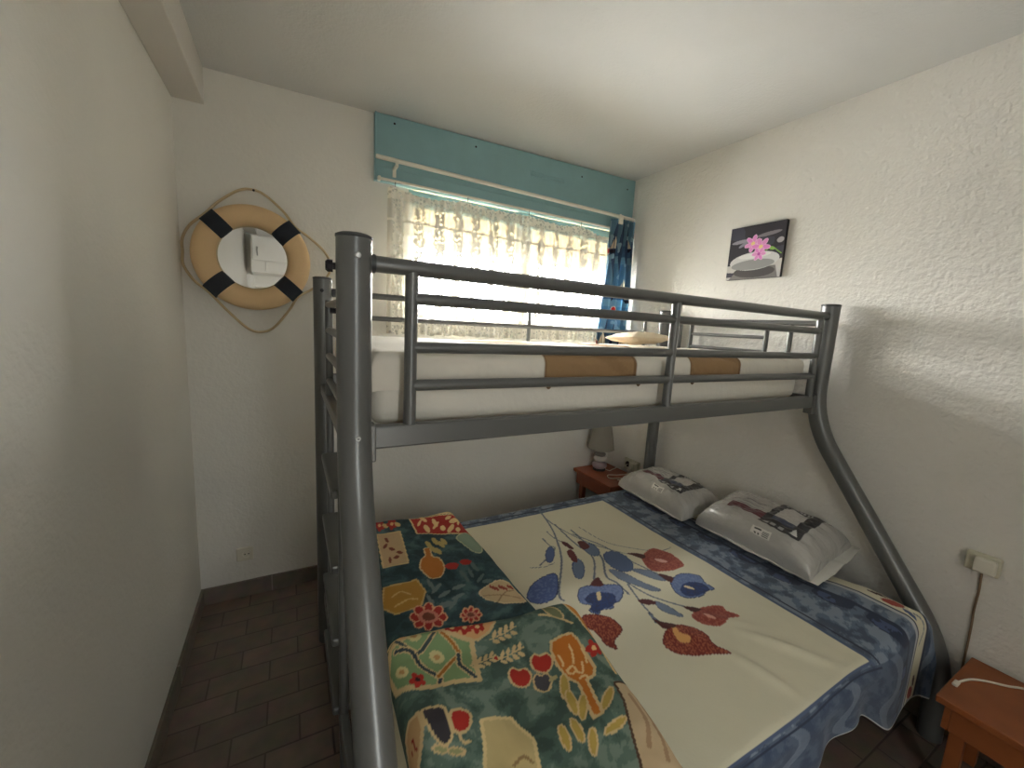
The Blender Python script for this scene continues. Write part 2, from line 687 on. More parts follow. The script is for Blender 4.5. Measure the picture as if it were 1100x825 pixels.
# door frame behind the camera and the window
df = MB()
for x0, x1 in ((DX0, DX0+0.05), (DX1-0.05, DX1)):
    df.add(box(x0, x1, YF-0.13, YF+0.015, 0, DZ, 0.003))
df.add(box(DX0+0.05, DX1-0.05, YF-0.13, YF+0.015, DZ-0.05, DZ, 0.003))
struct('door_1', df.get(), M['white_pt'])
wn = MB()
yw0, yw1 = 0.06, 0.11
wn.add(box(WX0, WX1, yw0, yw1, WZ0, WZ0+0.05, 0.004)).add(box(WX0, WX1, yw0, yw1, WZ1-0.10, WZ1, 0.004))
wn.add(box(WX0, WX0+0.045, yw0, yw1, WZ0+0.05, WZ1-0.1, 0.004)).add(box(WX1-0.045, WX1, yw0, yw1, WZ0+0.05, WZ1-0.1, 0.004))
wn.add(box(1.70, 1.80, yw0-0.01, yw1, WZ0+0.05, WZ1-0.1, 0.006))
win = struct('window_1', wn.get(), M['white_pt'])
obj('window_pane', box(WX0+0.045, 1.70, 0.083, 0.087, WZ0+0.05, WZ1-0.1), M['glass'], win)
obj('window_pane', box(1.80, WX1-0.045, 0.083, 0.087, WZ0+0.05, WZ1-0.1), M['glass'], win)
obj('window_sill', box(WX0+0.002, WX1-0.002, -0.02, 0.058, WZ0-0.001, WZ0+0.018, 0.004), M['white_pt'], win)

# slatted shutter let down a little outside the glass
sh = thing('roller_shutter', 'pale slatted roller shutter let down a little way outside the net-covered window', 'shutter', (1.75, 0.15, 1.9))
for k in range(9):
    z0 = 1.872+k*0.046
    obj('slat', box(WX0+0.002, WX1-0.002, 0.135, 0.147, z0, z0+0.0455, 0.003), M['pvc'], sh)

# ------------------------------------------------------------------ roller shutter box, rods, curtains
bx = thing('shutter_box', 'long teal painted shutter box above the window under the ceiling', 'shutter box', (1.69, -0.02, 2.14))
BX0, BX1 = 0.812, XR-0.004
face = MB()
pv = [(BX0, -0.03, 2.212), (BX1, -0.03, 2.212), (BX1, -0.03, zc(BX1)-0.006), (BX0, -0.03, zc(BX0)-0.006)]
pv += [(a, -0.001, c) for a, b, c in pv]
obj('front_panel', (pv, [(0, 1, 2, 3), (7, 6, 5, 4), (0, 4, 5, 1), (1, 5, 6, 2), (2, 6, 7, 3), (3, 7, 4, 0)]), M['teal'], bx)
obj('lower_board', box(BX0, BX1, -0.036, -0.001, 2.142, 2.2105, 0.003), M['teal'], bx)
obj('under_board', box(WX0+0.003, WX1-0.003, 0.004, 0.030, 2.06, 2.141, 0.002), M['teal'], bx)
obj('side_trim', box(BX0-0.008, BX0-0.0005, -0.034, -0.001, 2.142, zc(BX0)-0.004, 0.002), M['teal'], bx)
h = MB()
h.add(box(1.715, 1.72, -0.034, -0.030, 2.352, 2.386, 0.001)).add(box(1.955, 1.96, -0.034, -0.030, 2.352, 2.386, 0.001))
h.add(rod((1.718, -0.036, 2.360), (1.958, -0.036, 2.360), 0.003))
h.add(rod((1.718, -0.036, 2.378), (1.958, -0.036, 2.378), 0.002))
obj('crank_clip', h.get(), M['teal'], bx, smooth=True)
for x in (0.9, 1.35, 2.1, 2.5):
    obj('screw', lathe([(0.0055, 0), (0.0055, 0.001), (0.003, 0.0025)], (x, -0.0305, 2.43), 10, (0, -1, 0)), M['boltd'], bx, smooth=True)

cr = thing('curtain_rod', 'cream curtain rod running across the teal shutter box', 'curtain rod', (1.6, -0.09, 2.24))
obj('pole', rod((0.80, -0.085, 2.237), (2.535, -0.085, 2.222), 0.0105, 16, 0.003), M['white_pl'], cr, smooth=True)
for x in (0.90, 2.40):
    b = MB()
    b.add(box(x-0.009, x+0.009, -0.0405, -0.0365, 2.17, 2.215, 0.002)).add(box(x-0.008, x+0.008, -0.088, -0.040, 2.205, 2.215, 0.002))
    b.add(box(x-0.008, x+0.008, -0.099, -0.094, 2.205, 2.236, 0.002)).add(box(x-0.008, x+0.008, -0.098, -0.086, 2.205, 2.213, 0.002))
    obj('bracket', b.get(), M['white_pl'], cr)
lr = thing('net_curtain_rail', 'thin white rail holding the net curtain along the shutter box bottom', 'curtain rail', (1.6, -0.05, 2.15))
obj('rail', box(0.83, 2.45, -0.058, -0.046, 2.142, 2.154, 0.003), M['white_pl'], lr)
for x in (0.90, 1.30, 1.70, 2.10):
    obj('hook', rod((x, -0.064, 2.141), (x, -0.064, 2.118), 0.002, 8), M['boltd'], lr, smooth=True)
obj('end_cap', box(0.815, 0.829, -0.064, -0.040, 2.135, 2.158, 0.003), M['white_pl'], lr)
obj('end_cap', box(2.451, 2.465, -0.064, -0.040, 2.135, 2.158, 0.003), M['white_pl'], lr)

# net curtain
nu, nv = 420, 60
u = np.linspace(0, 1, nu)[:, None]*np.ones((1, nv))
v = np.ones((nu, 1))*np.linspace(0, 1, nv)[None, :]
X = 0.865+1.56*u
fold = 0.010*np.sin(X*62+1.5*np.sin(X*7))+0.006*np.sin(X*131+2)
sag = 0.024*np.abs(np.sin((X-0.90)/0.40*PI))**1.4*(1+0.7*np.sin(X*3.1))
ztop = 2.120-sag-0.006*np.abs(np.sin(X*90))
zbot = 1.362+0.010*np.abs(np.sin(X*34))
Z = zbot+(ztop-zbot)*v
Y = -0.052+fold*(1.0-0.35*v)+0.004*np.sin(Z*9+X*5)
uv = np.stack([X, Z-1.36], -1)
lace = grid_obj('lace_curtain', np.stack([X, Y, Z], -1), M['lace'], uv=uv)
tag(lace, 'sheer white lace net curtain with scalloped top hanging across the bright window', 'curtain')

# blue curtain
nu, nv = 200, 260
u = np.linspace(0, 1, nu)[:, None]*np.ones((1, nv))
v = np.ones((nu, 1))*np.linspace(0, 1, nv)[None, :]
z = 2.202-0.975*v
wid = 0.205+0.05*np.clip(v*1.2, 0, 1)
X = 2.545-wid*(1-u)+0.004*np.sin(z*11+u*9)
Y = -0.085+0.028*np.sin(u*2*PI*4.2+0.35*np.sin(z*6))*(0.75+0.25*v)-0.012*v
P = np.stack([X, Y, z], -1)
pr = Print(u*0.62, v*1.0, rgb(104, 142, 166))
pu, pvv = pr.U, pr.V
pr.put((np.mod(pvv, 0.30) > 0.17), rgb(76, 108, 138))
pr.put((np.mod(pvv, 0.30) > 0.25), rgb(128, 164, 182))
pr.put(np.mod(pu+0.03*np.sin(pvv*9), 0.155) > 0.105, rgb(54, 72, 100))
pr.put(noise2(pu*30, pvv*22, 3) > 0.62, rgb(148, 178, 194))
for cx, cy, s in ((0.10, 0.18, 1.2), (0.30, 0.12, 1.1), (0.50, 0.16, 1.1), (0.18, 0.50, 1.4), (0.40, 0.46, 1.1), (0.55, 0.52, 1.1), (0.30, 0.80, 1.2), (0.08, 0.84, 1.1), (0.52, 0.86, 1.0)):
    pr.poly([(cx, cy-0.055*s), (cx+0.036*s, cy+0.02*s), (cx, cy+0.02*s)], rgb(226, 216, 196))
    pr.poly([(cx-0.005, cy-0.035*s), (cx-0.028*s, cy+0.02*s), (cx-0.005, cy+0.02*s)], rgb(210, 196, 170))
    pr.poly([(cx-0.032*s, cy+0.025*s), (cx+0.04*s, cy+0.025*s), (cx+0.028*s, cy+0.045*s), (cx-0.022*s, cy+0.045*s)], rgb(40, 36, 52))
for cx, cy in ((0.012, 0.22), (0.012, 0.86), (0.47, 0.70), (0.24, 0.62)):
    pr.ell((cx, cy), 0.02, 0.022, 0, rgb(190, 46, 44), rgb(236, 226, 210), 0.006)
cu = grid_obj('blue_curtain', P, M['curtain'], color=pr.c)
so = cu.modifiers.new('thickness', 'SOLIDIFY')
so.thickness = 0.003
tag(cu, 'gathered blue nautical print curtain with sailboats at the right end of the rod', 'curtain')
cc = obj('curtain_clip', box(2.372, 2.408, -0.120, -0.108, 2.165, 2.225, 0.004), M['white_pl'])
tag(cc, 'small white clip at the top corner of the blue curtain', 'clip')

# ------------------------------------------------------------------ lifebuoy mirror
LC = np.array([0.272, -0.045, 1.688])
lb = thing('lifebuoy_mirror', 'tan lifebuoy shaped mirror with navy bands and rope on the white wall', 'mirror', (0.272, -0.002, 1.688))
RO, RI = 0.232, 0.138
RM, RW = (RO+RI)/2, (RO-RI)/2
ring_v, ring_f = [], []
ns, nc = 96, 20
for i in range(ns):
    a = 2*PI*i/ns
    for k in range(nc):
        b = 2*PI*k/nc
        rr = RM+RW*math.cos(b)
        yy = LC[1]+0.040*math.sin(b)
        ring_v.append((LC[0]+rr*math.cos(a), yy, LC[2]+rr*math.sin(a)))
for i in range(ns):
    for k in range(nc):
        ring_f.append((i*nc+k, i*nc+(k+1) % nc, ((i+1) % ns)*nc+(k+1) % nc, ((i+1) % ns)*nc+k))
obj('ring', (ring_v, ring_f), M['buoy'], lb, smooth=True)
for ang in (44, 136, 224, 318):
    A = math.radians(ang)
    bv, bf = [], []
    n = 9
    half = 0.033
    for i in range(n):
        t = -half+2*half*i/(n-1)
        for k in range(nc):
            b = 2*PI*k/nc
            rr = RM+(RW+0.006)*math.cos(b)
            # straight strap: offset sideways by t at the band's angle
            x = rr*math.cos(A)-t*math.sin(A)
            zz = rr*math.sin(A)+t*math.cos(A)
            bv.append((LC[0]+x, LC[1]+0.0445*math.sin(b), LC[2]+zz))
    for i in range(n-1):
        for k in range(nc):
            bf.append((i*nc+k, i*nc+(k+1) % nc, (i+1)*nc+(k+1) % nc, (i+1)*nc+k))
    bf.append(tuple(range(nc)))
    bf.append(tuple((n-1)*nc+k for k in range(nc)))
    obj('band', (bv, bf), M['band'], lb, smooth=True, auto=60)
obj('mirror_glass', lathe([(0.139, 0), (0.139, 0.004)], (LC[0], -0.040, LC[2]), 64, (0, -1, 0)), M['mirror'], lb)
obj('rim', sweep([(LC[0]+0.139*math.cos(a), -0.046, LC[2]+0.139*math.sin(a)) for a in np.linspace(0, 2*PI, 64, endpoint=False)], 0.0045, 10, closed=True), M['brass'], lb, smooth=True)
cpts = []
for ang, r in ((90, 0.306), (80, 0.296), (62, 0.262), (44, 0.236), (30, 0.262), (14, 0.305), (2, 0.325), (-10, 0.310), (-26, 0.265), (-42, 0.238), (-58, 0.262), (-76, 0.315), (-86, 0.335),
               (-96, 0.322), (-114, 0.268), (-136, 0.238), (-152, 0.255), (-168, 0.268), (-180, 0.262), (-192, 0.266), (-206, 0.258), (-224, 0.238), (-242, 0.262), (-260, 0.296)):
    a = math.radians(ang)
    edge = min(abs(((ang-q+180) % 360)-180) for q in (44, 136, 224, 318))
    yy = -0.052 if edge < 5 else -0.012-0.03*max(0, 1-edge/22)
    cpts.append((LC[0]+r*math.cos(a), yy, LC[2]+r*math.sin(a)))
obj('rope', sweep(spline(cpts, 8, True), 0.0056, 10, closed=True), M['rope'], lb, smooth=True)
nl = obj('nail', lathe([(0.002, 0), (0.002, 0.018), (0.005, 0.018), (0.005, 0.021)], (0.280, -0.0005, 1.990), 12, (0, -1, 0)), M['boltd'], smooth=True)
tag(nl, 'small dark nail in the wall holding the lifebuoy rope', 'nail')

# ------------------------------------------------------------------ canvas picture
n = 190
a = np.linspace(0, 1, n)
A_, B_ = np.meshgrid(a, a, indexing='ij')            # A left->right (towards the room), B bottom->top
pr = Print(A_, B_, rgb(46, 42, 50))
pr.put(pr.V < 0.27+0.06*pr.U, rgb(196, 192, 188))
pr.put(noise2(pr.U*3, pr.V*5, 2) > 0.55, rgb(60, 58, 72))
pr.ell((0.20, 0.72), 0.16, 0.035, 0.1, rgb(150, 146, 156))
pr.ell((0.27, 0.66), 0.10, 0.03, 0.5, rgb(136, 134, 146))
pr.ell((0.72, 0.80), 0.22, 0.035, 0.12, rgb(128, 122, 128))
pr.ell((0.93, 0.66), 0.06, 0.05, 0.3, rgb(170, 164, 168))
pr.poly([(0.05, 0.0), (0.25, 0.22), (0.90, 0.22), (0.96, 0.0)], rgb(120, 116, 114))
pr.ell((0.52, 0.13), 0.38, 0.11, 0, rgb(74, 70, 70))
pr.ell((0.50, 0.33), 0.455, 0.17, 0.05, rgb(206, 206, 206))
pr.ell((0.48, 0.265), 0.40, 0.095, 0.04, rgb(150, 150, 150))
pr.ell((0.50, 0.43), 0.30, 0.05, 0.04, rgb(226, 226, 224))
pr.curve([(0.70, 0.50), (0.80, 0.55), (0.92, 0.46), (0.97, 0.42)], 0.02, rgb(120, 166, 70))
pr.ell((0.80, 0.53), 0.06, 0.03, -0.3, rgb(136, 180, 84))
for cx, cy, s, ph in ((0.45, 0.66, 0.14, 0.3), (0.60, 0.58, 0.15, 0.9), (0.58, 0.45, 0.11, 0.0)):
    for k in range(6):
        t = ph+k*2*PI/6
        pr.ell((cx+s*0.6*math.cos(t), cy+s*0.6*math.sin(t)), s*0.55, s*0.28, t, rgb(226, 150-8*(k % 3), 206), rgb(240, 190, 226), 0.008)
    pr.ell((cx, cy), s*0.25, s*0.25, 0, rgb(190, 84, 168) if cy < 0.5 else rgb(236, 214, 140))
CY0, CY1, CZ0, CZ1 = -0.822, -1.108, 1.762, 2.036
P = np.stack([np.full_like(A_, XR-0.0205), CY0+(CY1-CY0)*A_, CZ0+(CZ1-CZ0)*B_], -1)
cvs = thing('canvas_picture', 'square canvas picture of a pink flower on a grey pebble on the wall', 'picture', (XR-0.01, -0.965, 1.9))
obj('stretcher', box(XR-0.020, XR-0.001, CY1, CY0, CZ0, CZ1, 0.001), M['canvas_side'], cvs)
grid_obj('print', P, M['canvas'], cvs, color=pr.c)

# ------------------------------------------------------------------ bunk bed
XL, XP = 0.529, 2.502            # end planes
YFR, YRE = -1.374, -0.474        # upper front / rear planes
RP = 0.0355
bed = thing('bunk_bed', 'grey tubular steel bunk bed, narrow top bunk over a wide lower bed', 'bunk bed', (1.5, -1.1, 0))


def post(path, top):
    p = obj('post', sweep(rounded(path, 0.16, 10), RP, 28), M['metal'], bed, smooth=True, auto=50)
    x, y, z = top
    obj('end_cap', lathe([(RP-0.002, 0), (RP+0.001, 0.002), (RP+0.001, 0.006), (RP-0.006, 0.0095)], (x, y, z-0.0005), 28), M['metal_dark'], p, smooth=True, auto=40)
    return p


ZT = 1.608
fl = [(XL, YFR, ZT), (XL, YFR, 1.095), (XL-0.008, -1.915, 0.335), (XL-0.008, -1.925, 0.0)]
fr = [(XP, YFR, ZT), (XP, YFR, 1.095), (XP, -1.915, 0.335), (XP, -1.925, 0.0)]
p_fl, p_fr = post(fl, fl[0]), post(fr, fr[0])
p_rl, p_rr = post([(XL, YRE, 1.59), (XL, YRE, 0)], (XL, YRE, 1.59)), post([(XP, YRE, 1.585), (XP, YRE, 0)], (XP, YRE, 1.585))


def bolt(parent, c, d, r=0.007, m='bolt'):
    D = Vector(d).normalized()
    vf = lathe([(r, 0), (r, 0.003), (r*0.75, 0.0055), (r*0.4, 0.0055), (r*0.35, 0.003)], c, 14, D)
    return obj('bolt', vf, M[m], parent, smooth=True, auto=30)


for z in (1.572, 1.193):
    bolt(p_fl, (XL+RP*math.sin(0.10)-0.001, YFR-RP*math.cos(0.10)+0.001, z), (0.10, -1, 0), 0.0065)
b1 = obj('bolt', lathe([(0.0075, 0), (0.0075, 0.006), (0.013, 0.006), (0.013, 0.016), (0.009, 0.020)], (XL-RP+0.002, YFR+0.012, 1.551), 8, (-1, 0.1, 0)), M['boltd'], p_fl)
obj('bolt', lathe([(0.006, 0), (0.006, 0.012)], (XL-RP+0.002, YFR+0.018, 1.46), 8, (-1, 0.1, 0)), M['boltd'], p_fl)
bolt(p_rl, (XL-0.005, YRE-RP+0.001, 1.545), (-0.1, -1, 0), 0.007, 'boltd')
bolt(p_fr, (XP-RP+0.002, YFR-0.01, 1.17), (-1, -0.25, 0), 0.006)

# front guard
RF = 0.0135
xa, xb, xm = 0.650, 2.432, 1.515
obj('rail', rod((XL+RP-0.004, YFR, 1.563), (XP-RP+0.004, YFR, 1.563), 0.0175, 20), M['metal'], bed, smooth=True, auto=50)
obj('rail_bush', rod((XL+RP-0.003, YFR, 1.563), (XL+RP+0.006, YFR, 1.563), 0.0195, 20), M['metal_dark'], bed, smooth=True, auto=50)
for z in (1.497, 1.388, 1.300):
    obj('rail', rod((xa, YFR, z), (xb, YFR, z), RF, 16), M['metal'], bed, smooth=True, auto=50)
for x in (xa, xm, xb):
    obj('upright', rod((x, YFR, 1.210), (x, YFR, 1.556), 0.0145, 16), M['metal'], bed, smooth=True, auto=50)
fb = obj('side_beam', box(XL+0.030, XP-0.030, YFR-0.014, YFR+0.014, 1.158, 1.211, 0.005), M['metal'], bed)
obj('beam_bracket', box(XL+0.030, XL+0.044, YFR-0.019, YFR+0.019, 1.130, 1.216, 0.004), M['metal'], fb)
obj('beam_bracket', box(XP-0.060, XP-0.030, YFR-0.019, YFR+0.019, 1.130, 1.216, 0.004), M['metal'], fb)
obj('side_beam', box(XL+0.030, XP-0.030, YRE-0.014, YRE+0.014, 1.158, 1.211, 0.005), M['metal'], bed)
# rear guard
obj('rail', rod((XL+RP-0.004, YRE, 1.540), (XP-RP+0.004, YRE, 1.540), 0.0125, 16), M['metal'], bed, smooth=True, auto=50)
for z in (1.447, 1.352):
    obj('rail', rod((0.66, YRE, z), (2.335, YRE, z), 0.0105, 14), M['metal'], bed, smooth=True, auto=50)
for x in (0.66, 1.50, 2.335):
    obj('upright', rod((x, YRE, 1.205), (x, YRE, 1.534), 0.0095, 14), M['metal'], bed, smooth=True, auto=50)
for x in (XL+RP+0.006, XP-RP-0.012):
    obj('rail_clamp', box(x-0.010, x+0.010, YRE-0.018, YRE+0.018, 1.524, 1.556, 0.004), M['metal_dark'], bed)
# end panel by the right wall
obj('end_rail', rod((XP, YRE-0.030, 1.533), (XP, YFR+0.030, 1.533), 0.0125, 16), M['metal'], bed, smooth=True, auto=50)
for z in (1.458, 1.385):
    obj('end_rail', rod((XP, -0.678, z), (XP, -1.115, z), 0.0095, 14), M['metal'], bed, smooth=True, auto=50)
for y in (-0.600, -0.678, -1.115, -1.225):
    obj('end_upright', rod((XP, y, 1.180), (XP, y, 1.528), 0.0115, 14), M['metal'], bed, smooth=True, auto=50)
obj('end_beam', box(XP-0.014, XP+0.014, YFR+0.030, YRE-0.030, 1.158, 1.205, 0.005), M['metal'], bed)
# ladder end
for z in (1.485, 1.398, 1.310, 1.222):
    obj('end_rail', rod((XL, -0.745, z), (XL, YFR+0.030, z), 0.0115, 14), M['metal'], bed, smooth=True, auto=50)
lad = obj('ladder', MB().add(rod((XL, -0.745, 0.0), (XL, -0.745, 1.500), 0.0125, 16)).add(rod((XL, -1.130, 0.0), (XL, -1.130, 1.500), 0.0125, 16)).get(), M['metal'], bed, smooth=True, auto=50)
for z in (0.95, 0.72, 0.485, 0.25):
    obj('rung', MB().add(box(XL-0.030, XL+0.030, -1.118, -0.757, z-0.014, z+0.012, 0.006)).get(), M['metal'], lad)
obj('end_beam', box(XL-0.014, XL+0.014, YFR+0.030, YRE-0.030, 1.130, 1.170, 0.005), M['metal'], bed)
# lower frame
YLF = -1.80
for x in (XL, XP):
    obj('end_beam', box(x-0.013, x+0.013, -1.890, YRE-0.030, 0.205, 0.255, 0.005), M['metal'], bed)
for y in (YLF, YRE):
    obj('side_beam', box(XL+0.014, XP-0.014, y-0.014, y+0.014, 0.205, 0.247, 0.005), M['metal'], bed)
for x in np.linspace(XL+0.12, XP-0.12, 13):
    obj('bed_slat', box(x-0.03, x+0.03, YFR+0.014, YRE-0.014, 1.172, 1.190, 0.003), M['slat'], bed)
    obj('bed_slat', box(x-0.03, x+0.03, YLF+0.014, YRE-0.014, 0.248, 0.264, 0.003), M['slat'], bed)


# ------------------------------------------------------------------ mattresses
def soft_box(x0, x1, y0, y1, z0, z1, r, seed, amp=0.004, step=0.03):
    """Rounded, faintly uneven cushion block as one closed mesh."""
    bm = bmesh.new()
    nx, ny, nz = int((x1-x0)/step), int((y1-y0)/step), max(4, int((z1-z0)/0.02))
    vid = {}

    def V(i, j, k):
        if (i, j, k) not in vid:
            p = Vector((x0+(x1-x0)*i/nx, y0+(y1-y0)*j/ny, z0+(z1-z0)*k/nz))
            q = Vector((min(max(p.x, x0+r), x1-r), min(max(p.y, y0+r), y1-r), min(max(p.z, z0+r), z1-r)))
            d = p-q
            if d.length > 1e-9:
                d = d.normalized()*r
            w = q+d
            am = amp*float(noise2(p.x*9+p.z*5, p.y*9-p.z*7, seed))
            w.z += am if k == nz else 0
            w.x += am*0.8 if i in (0, nx) else 0
            w.y += am*0.8 if j in (0, ny) else 0
            vid[(i, j, k)] = bm.verts.new(w)
        return vid[(i, j, k)]
    for i in range(nx):
        for j in range(ny):
            bm.faces.new([V(i, j, nz), V(i+1, j, nz), V(i+1, j+1, nz), V(i, j+1, nz)])
            bm.faces.new([V(i, j, 0), V(i, j+1, 0), V(i+1, j+1, 0), V(i+1, j, 0)])
    for i in range(nx):
        for k in range(nz):
            bm.faces.new([V(i, 0, k), V(i+1, 0, k), V(i+1, 0, k+1), V(i, 0, k+1)])
            bm.faces.new([V(i, ny, k), V(i, ny, k+1), V(i+1, ny, k+1), V(i+1, ny, k)])
    for j in range(ny):
        for k in range(nz):
            bm.faces.new([V(0, j, k), V(0, j, k+1), V(0, j+1, k+1), V(0, j+1, k)])
            bm.faces.new([V(nx, j, k), V(nx, j+1, k), V(nx, j+1, k+1), V(nx, j, k+1)])
    bm.verts.index_update()
    out = ([tuple(v.co) for v in bm.verts], [tuple(v.index for v in f.verts) for f in bm.faces])
    bm.free()
    return out


um = obj('upper_mattress', soft_box(0.572, 2.412, -1.334, -0.505, 1.192, 1.352, 0.035, 4), M['sheet'], smooth=True)
tag(um, 'mattress in a white fitted sheet lying on the top bunk', 'mattress')
lm = obj('lower_mattress', soft_box(0.575, 2.405, -1.850, -0.515, 0.267, 0.425, 0.04, 6), M['mattress'], smooth=True)
tag(lm, 'wide mattress on the lower bed under the flowered blanket', 'mattress')


# ------------------------------------------------------------------ draped cloth
def drape_axis(e, r):
    e = np.maximum(e, 0)
    ang = np.minimum(e/r, PI/2)
    out = r*np.sin(ang)
    down = r*(1-np.cos(ang))+np.maximum(e-r*PI/2, 0)
    return out, down


def drape(name, inner, over, ztop, r, step, wrinkle, ripple, m, paint, hem=None, lift=None):
    """inner=(x0,x1,y0,y1) flat top before the bends; over=(left,right,front,rear) cloth lengths past it."""
    x0, x1, y0, y1 = inner
    ol, orr, of, orear = over
    us = np.arange(x0-ol, x1+orr+1e-6, step)
    vs = np.arange(y0-of, y1+orear+1e-6, step)
    U, V = np.meshgrid(us, vs, indexing='ij')
    eu_p, eu_n = np.maximum(U-x1, 0), np.maximum(x0-U, 0)
    fe = np.maximum(y0-V, 0)
    if hem is not None:
        fe = fe*hem(U)
    ev_n, ev_p = fe, np.maximum(V-y1, 0)
    oxp, dxp = drape_axis(eu_p, r)
    oxn, dxn = drape_axis(eu_n, r)
    oyn, dyn = drape_axis(ev_n, r)
    oyp, dyp = drape_axis(ev_p, r)
    dx, dy = np.maximum(dxp, dxn), np.maximum(dyn, dyp)
    down = np.maximum(dx, dy)+0.15*np.minimum(dx, dy)
    cor = np.minimum(dx, dy)*0.12
    X = np.clip(U, x0, x1)+oxp-oxn+np.where(eu_p > 0, cor, 0)
    Y = np.clip(V, y0, y1)-oyn+oyp-np.where(ev_n > 0, cor, 0)
    Z = ztop-down
    hang = np.clip(dyn/0.12, 0, 1)
    Y = Y-ripple*hang*(0.5+0.5*np.sin(U*21+1.3*np.sin(U*7)))
    hangx = np.clip(dxp/0.12, 0, 1)
    X = X+ripple*0.5*hangx*(0.5+0.5*np.sin(V*19))
    top = 1-np.clip(down/0.04, 0, 1)
    Z = Z+top*wrinkle(U, V)
    if lift is not None:
        Z = Z+lift(U, V)
    pr = paint(U, V)
    return grid_obj(name, np.stack([X, Y, Z], -1), m, color=pr.c, flip=False)


# ---- flowered blanket
ZB = 0.452


def TF(x, y):
    return at(500+x/3.4375, 520+y/3.4375, ZB)


def pts(fn, L):
    return [fn(*q) for q in L]


def paint_blanket(U, V):
    cream = rgb(226, 221, 197)
    pr = Print(U, V, cream)
    u, v = pr.U, pr.V
    pr.mul(1+0.03*fbm(u*4, v*4, 11))
    blue, dark, pale = rgb(98, 113, 134), rgb(46, 55, 78), rgb(142, 154, 170)
    X1, X2, X3 = 2.015, 2.335, 2.405
    YR, YFt = -0.585, -1.872
    n = fbm(u*26, v*26, 3)
    m = (u > X1) | (v > YR) | (v < YFt)
    pr.put(m, blue)
    k = m & (n > 0.10)
    pr.put(k, pale, 0.7)
    k = m & (n < -0.16)
    pr.put(k, dark, 0.55)
    fr_ = (v < YFt-0.02)
    pr.put(fr_, rgb(56, 72, 98), 0.75)
    kk = fr_ & (np.mod(u+0.05*np.sin(v*20), 0.30) < 0.05)
    pr.put(kk, pale, 0.4)
    # narrow double line along the cream field
    for d0, d1, c in ((0.0, 0.012, rgb(84, 98, 128)), (0.030, 0.040, dark)):
        pr.put((u > X1+d0) & (u < X1+d1) & (v < YR) & (v > YFt-0.02), c)
        pr.put((v > YR+d0) & (v < YR+d1) & (u < X1+d1), c)
        pr.put((v < YFt-d0) & (v > YFt-d1) & (u < X1+d1), c)
    # scalloped dark edge
    sc = 2.235+0.036*np.abs(np.sin(v*PI/0.175))
    pr.put((u > 2.228-0.045*np.abs(np.sin(v*PI/0.175))**0.8) & (u < 2.245) & (np.abs(np.sin(v*PI/0.175)) > 0.35) & (v < YR+0.05), dark)
    pr.put((u > 2.236) & (u < 2.250) & (v < YR+0.05), dark)
    pr.put((u > 2.215-0.028*np.abs(np.sin(v*PI/0.175))) & (u < 2.228) & (np.abs(np.sin(v*PI/0.175)) > 0.6) & (n > -0.02) & (v < YR+0.05), rgb(72, 88, 124))
    sc2 = -0.505+0.030*np.abs(np.sin(u*PI/0.16))
    pr.put((v > sc2-0.020) & (v < sc2+0.012) & (u < 2.05), pale)
    pr.put((v > sc2-0.026) & (v < sc2-0.018) & (u < 2.05), dark)
    # pale line, cream band with small flowers, blue hem
    pr.put((u > X2-0.028) & (u < X2-0.010), rgb(190, 192, 196))
    pr.put((u > X2) & (u < X3), cream)
    pr.put((u > X2-0.008) & (u < X2), dark)
    for cy in np.arange(-2.2, -0.4, 0.36):
        c = (X2+0.035, cy+0.05)
        pr.ell(c, 0.020, 0.034, 0.4, rgb(164, 62, 48))
        pr.ell((c[0]+0.012, c[1]+0.05), 0.008, 0.030, 0.2, rgb(74, 44, 40))
        pr.ell((c[0]-0.014, c[1]-0.055), 0.010, 0.028, -0.3, rgb(84, 100, 136))
        pr.curve([(c[0], c[1]-0.06), (c[0]+0.015, c[1]-0.10), (c[0]-0.01, c[1]-0.16)], 0.008, rgb(120, 134, 140))
    pr.put((u > X3) & (u < X3+0.012), dark)
    # stems
    st, st2 = rgb(116, 128, 140), rgb(88, 100, 118)
    for L, w in (([(250, 72), (300, 130), (350, 165), (440, 210), (560, 250), (650, 266)], 0.006),
                 ([(262, 80), (310, 150), (335, 200), (355, 280), (345, 400), (362, 432)], 0.009),
                 ([(330, 150), (400, 215), (470, 270), (475, 350)], 0.009),
                 ([(300, 175), (330, 200), (360, 215)], 0.006),
                 ([(390, 170), (470, 240), (505, 275), (520, 340), (560, 365), (602, 405)], 0.010),
                 ([(395, 185), (500, 225), (600, 280), (720, 335)], 0.008),
                 ([(420, 160), (520, 215), (640, 240), (720, 245), (760, 233)], 0.004),
                 ([(540, 320), (640, 390), (720, 425), (820, 455)], 0.008),
                 ([(600, 370), (650, 440), (690, 485)], 0.008),
                 ([(285, 200), (310, 225), (330, 240), (275, 300)], 0.007),
                 ([(240, 310), (290, 305), (330, 290)], 0.004)):
        pr.curve(pts(TF, L), w, st, 0.85)
        pr.curve(pts(TF, L), w*0.4, st2, 0.8)
    lf = rgb(122, 136, 160)
    for L in ([(530, 315), (580, 325), (650, 360), (720, 388), (690, 394), (620, 370), (560, 345)],
              [(610, 315), (680, 320), (740, 355), (690, 348)],
              [(700, 432), (750, 450), (806, 488), (760, 480), (720, 462)],
              [(675, 475), (700, 498), (720, 520), (700, 515)]):
        pr.blob(pts(TF, L), lf, st2, 0.003)
    lb_, ib, db = rgb(104, 124, 172), rgb(42, 66, 122), rgb(88, 108, 158)
    sp = rgb(46, 58, 100)

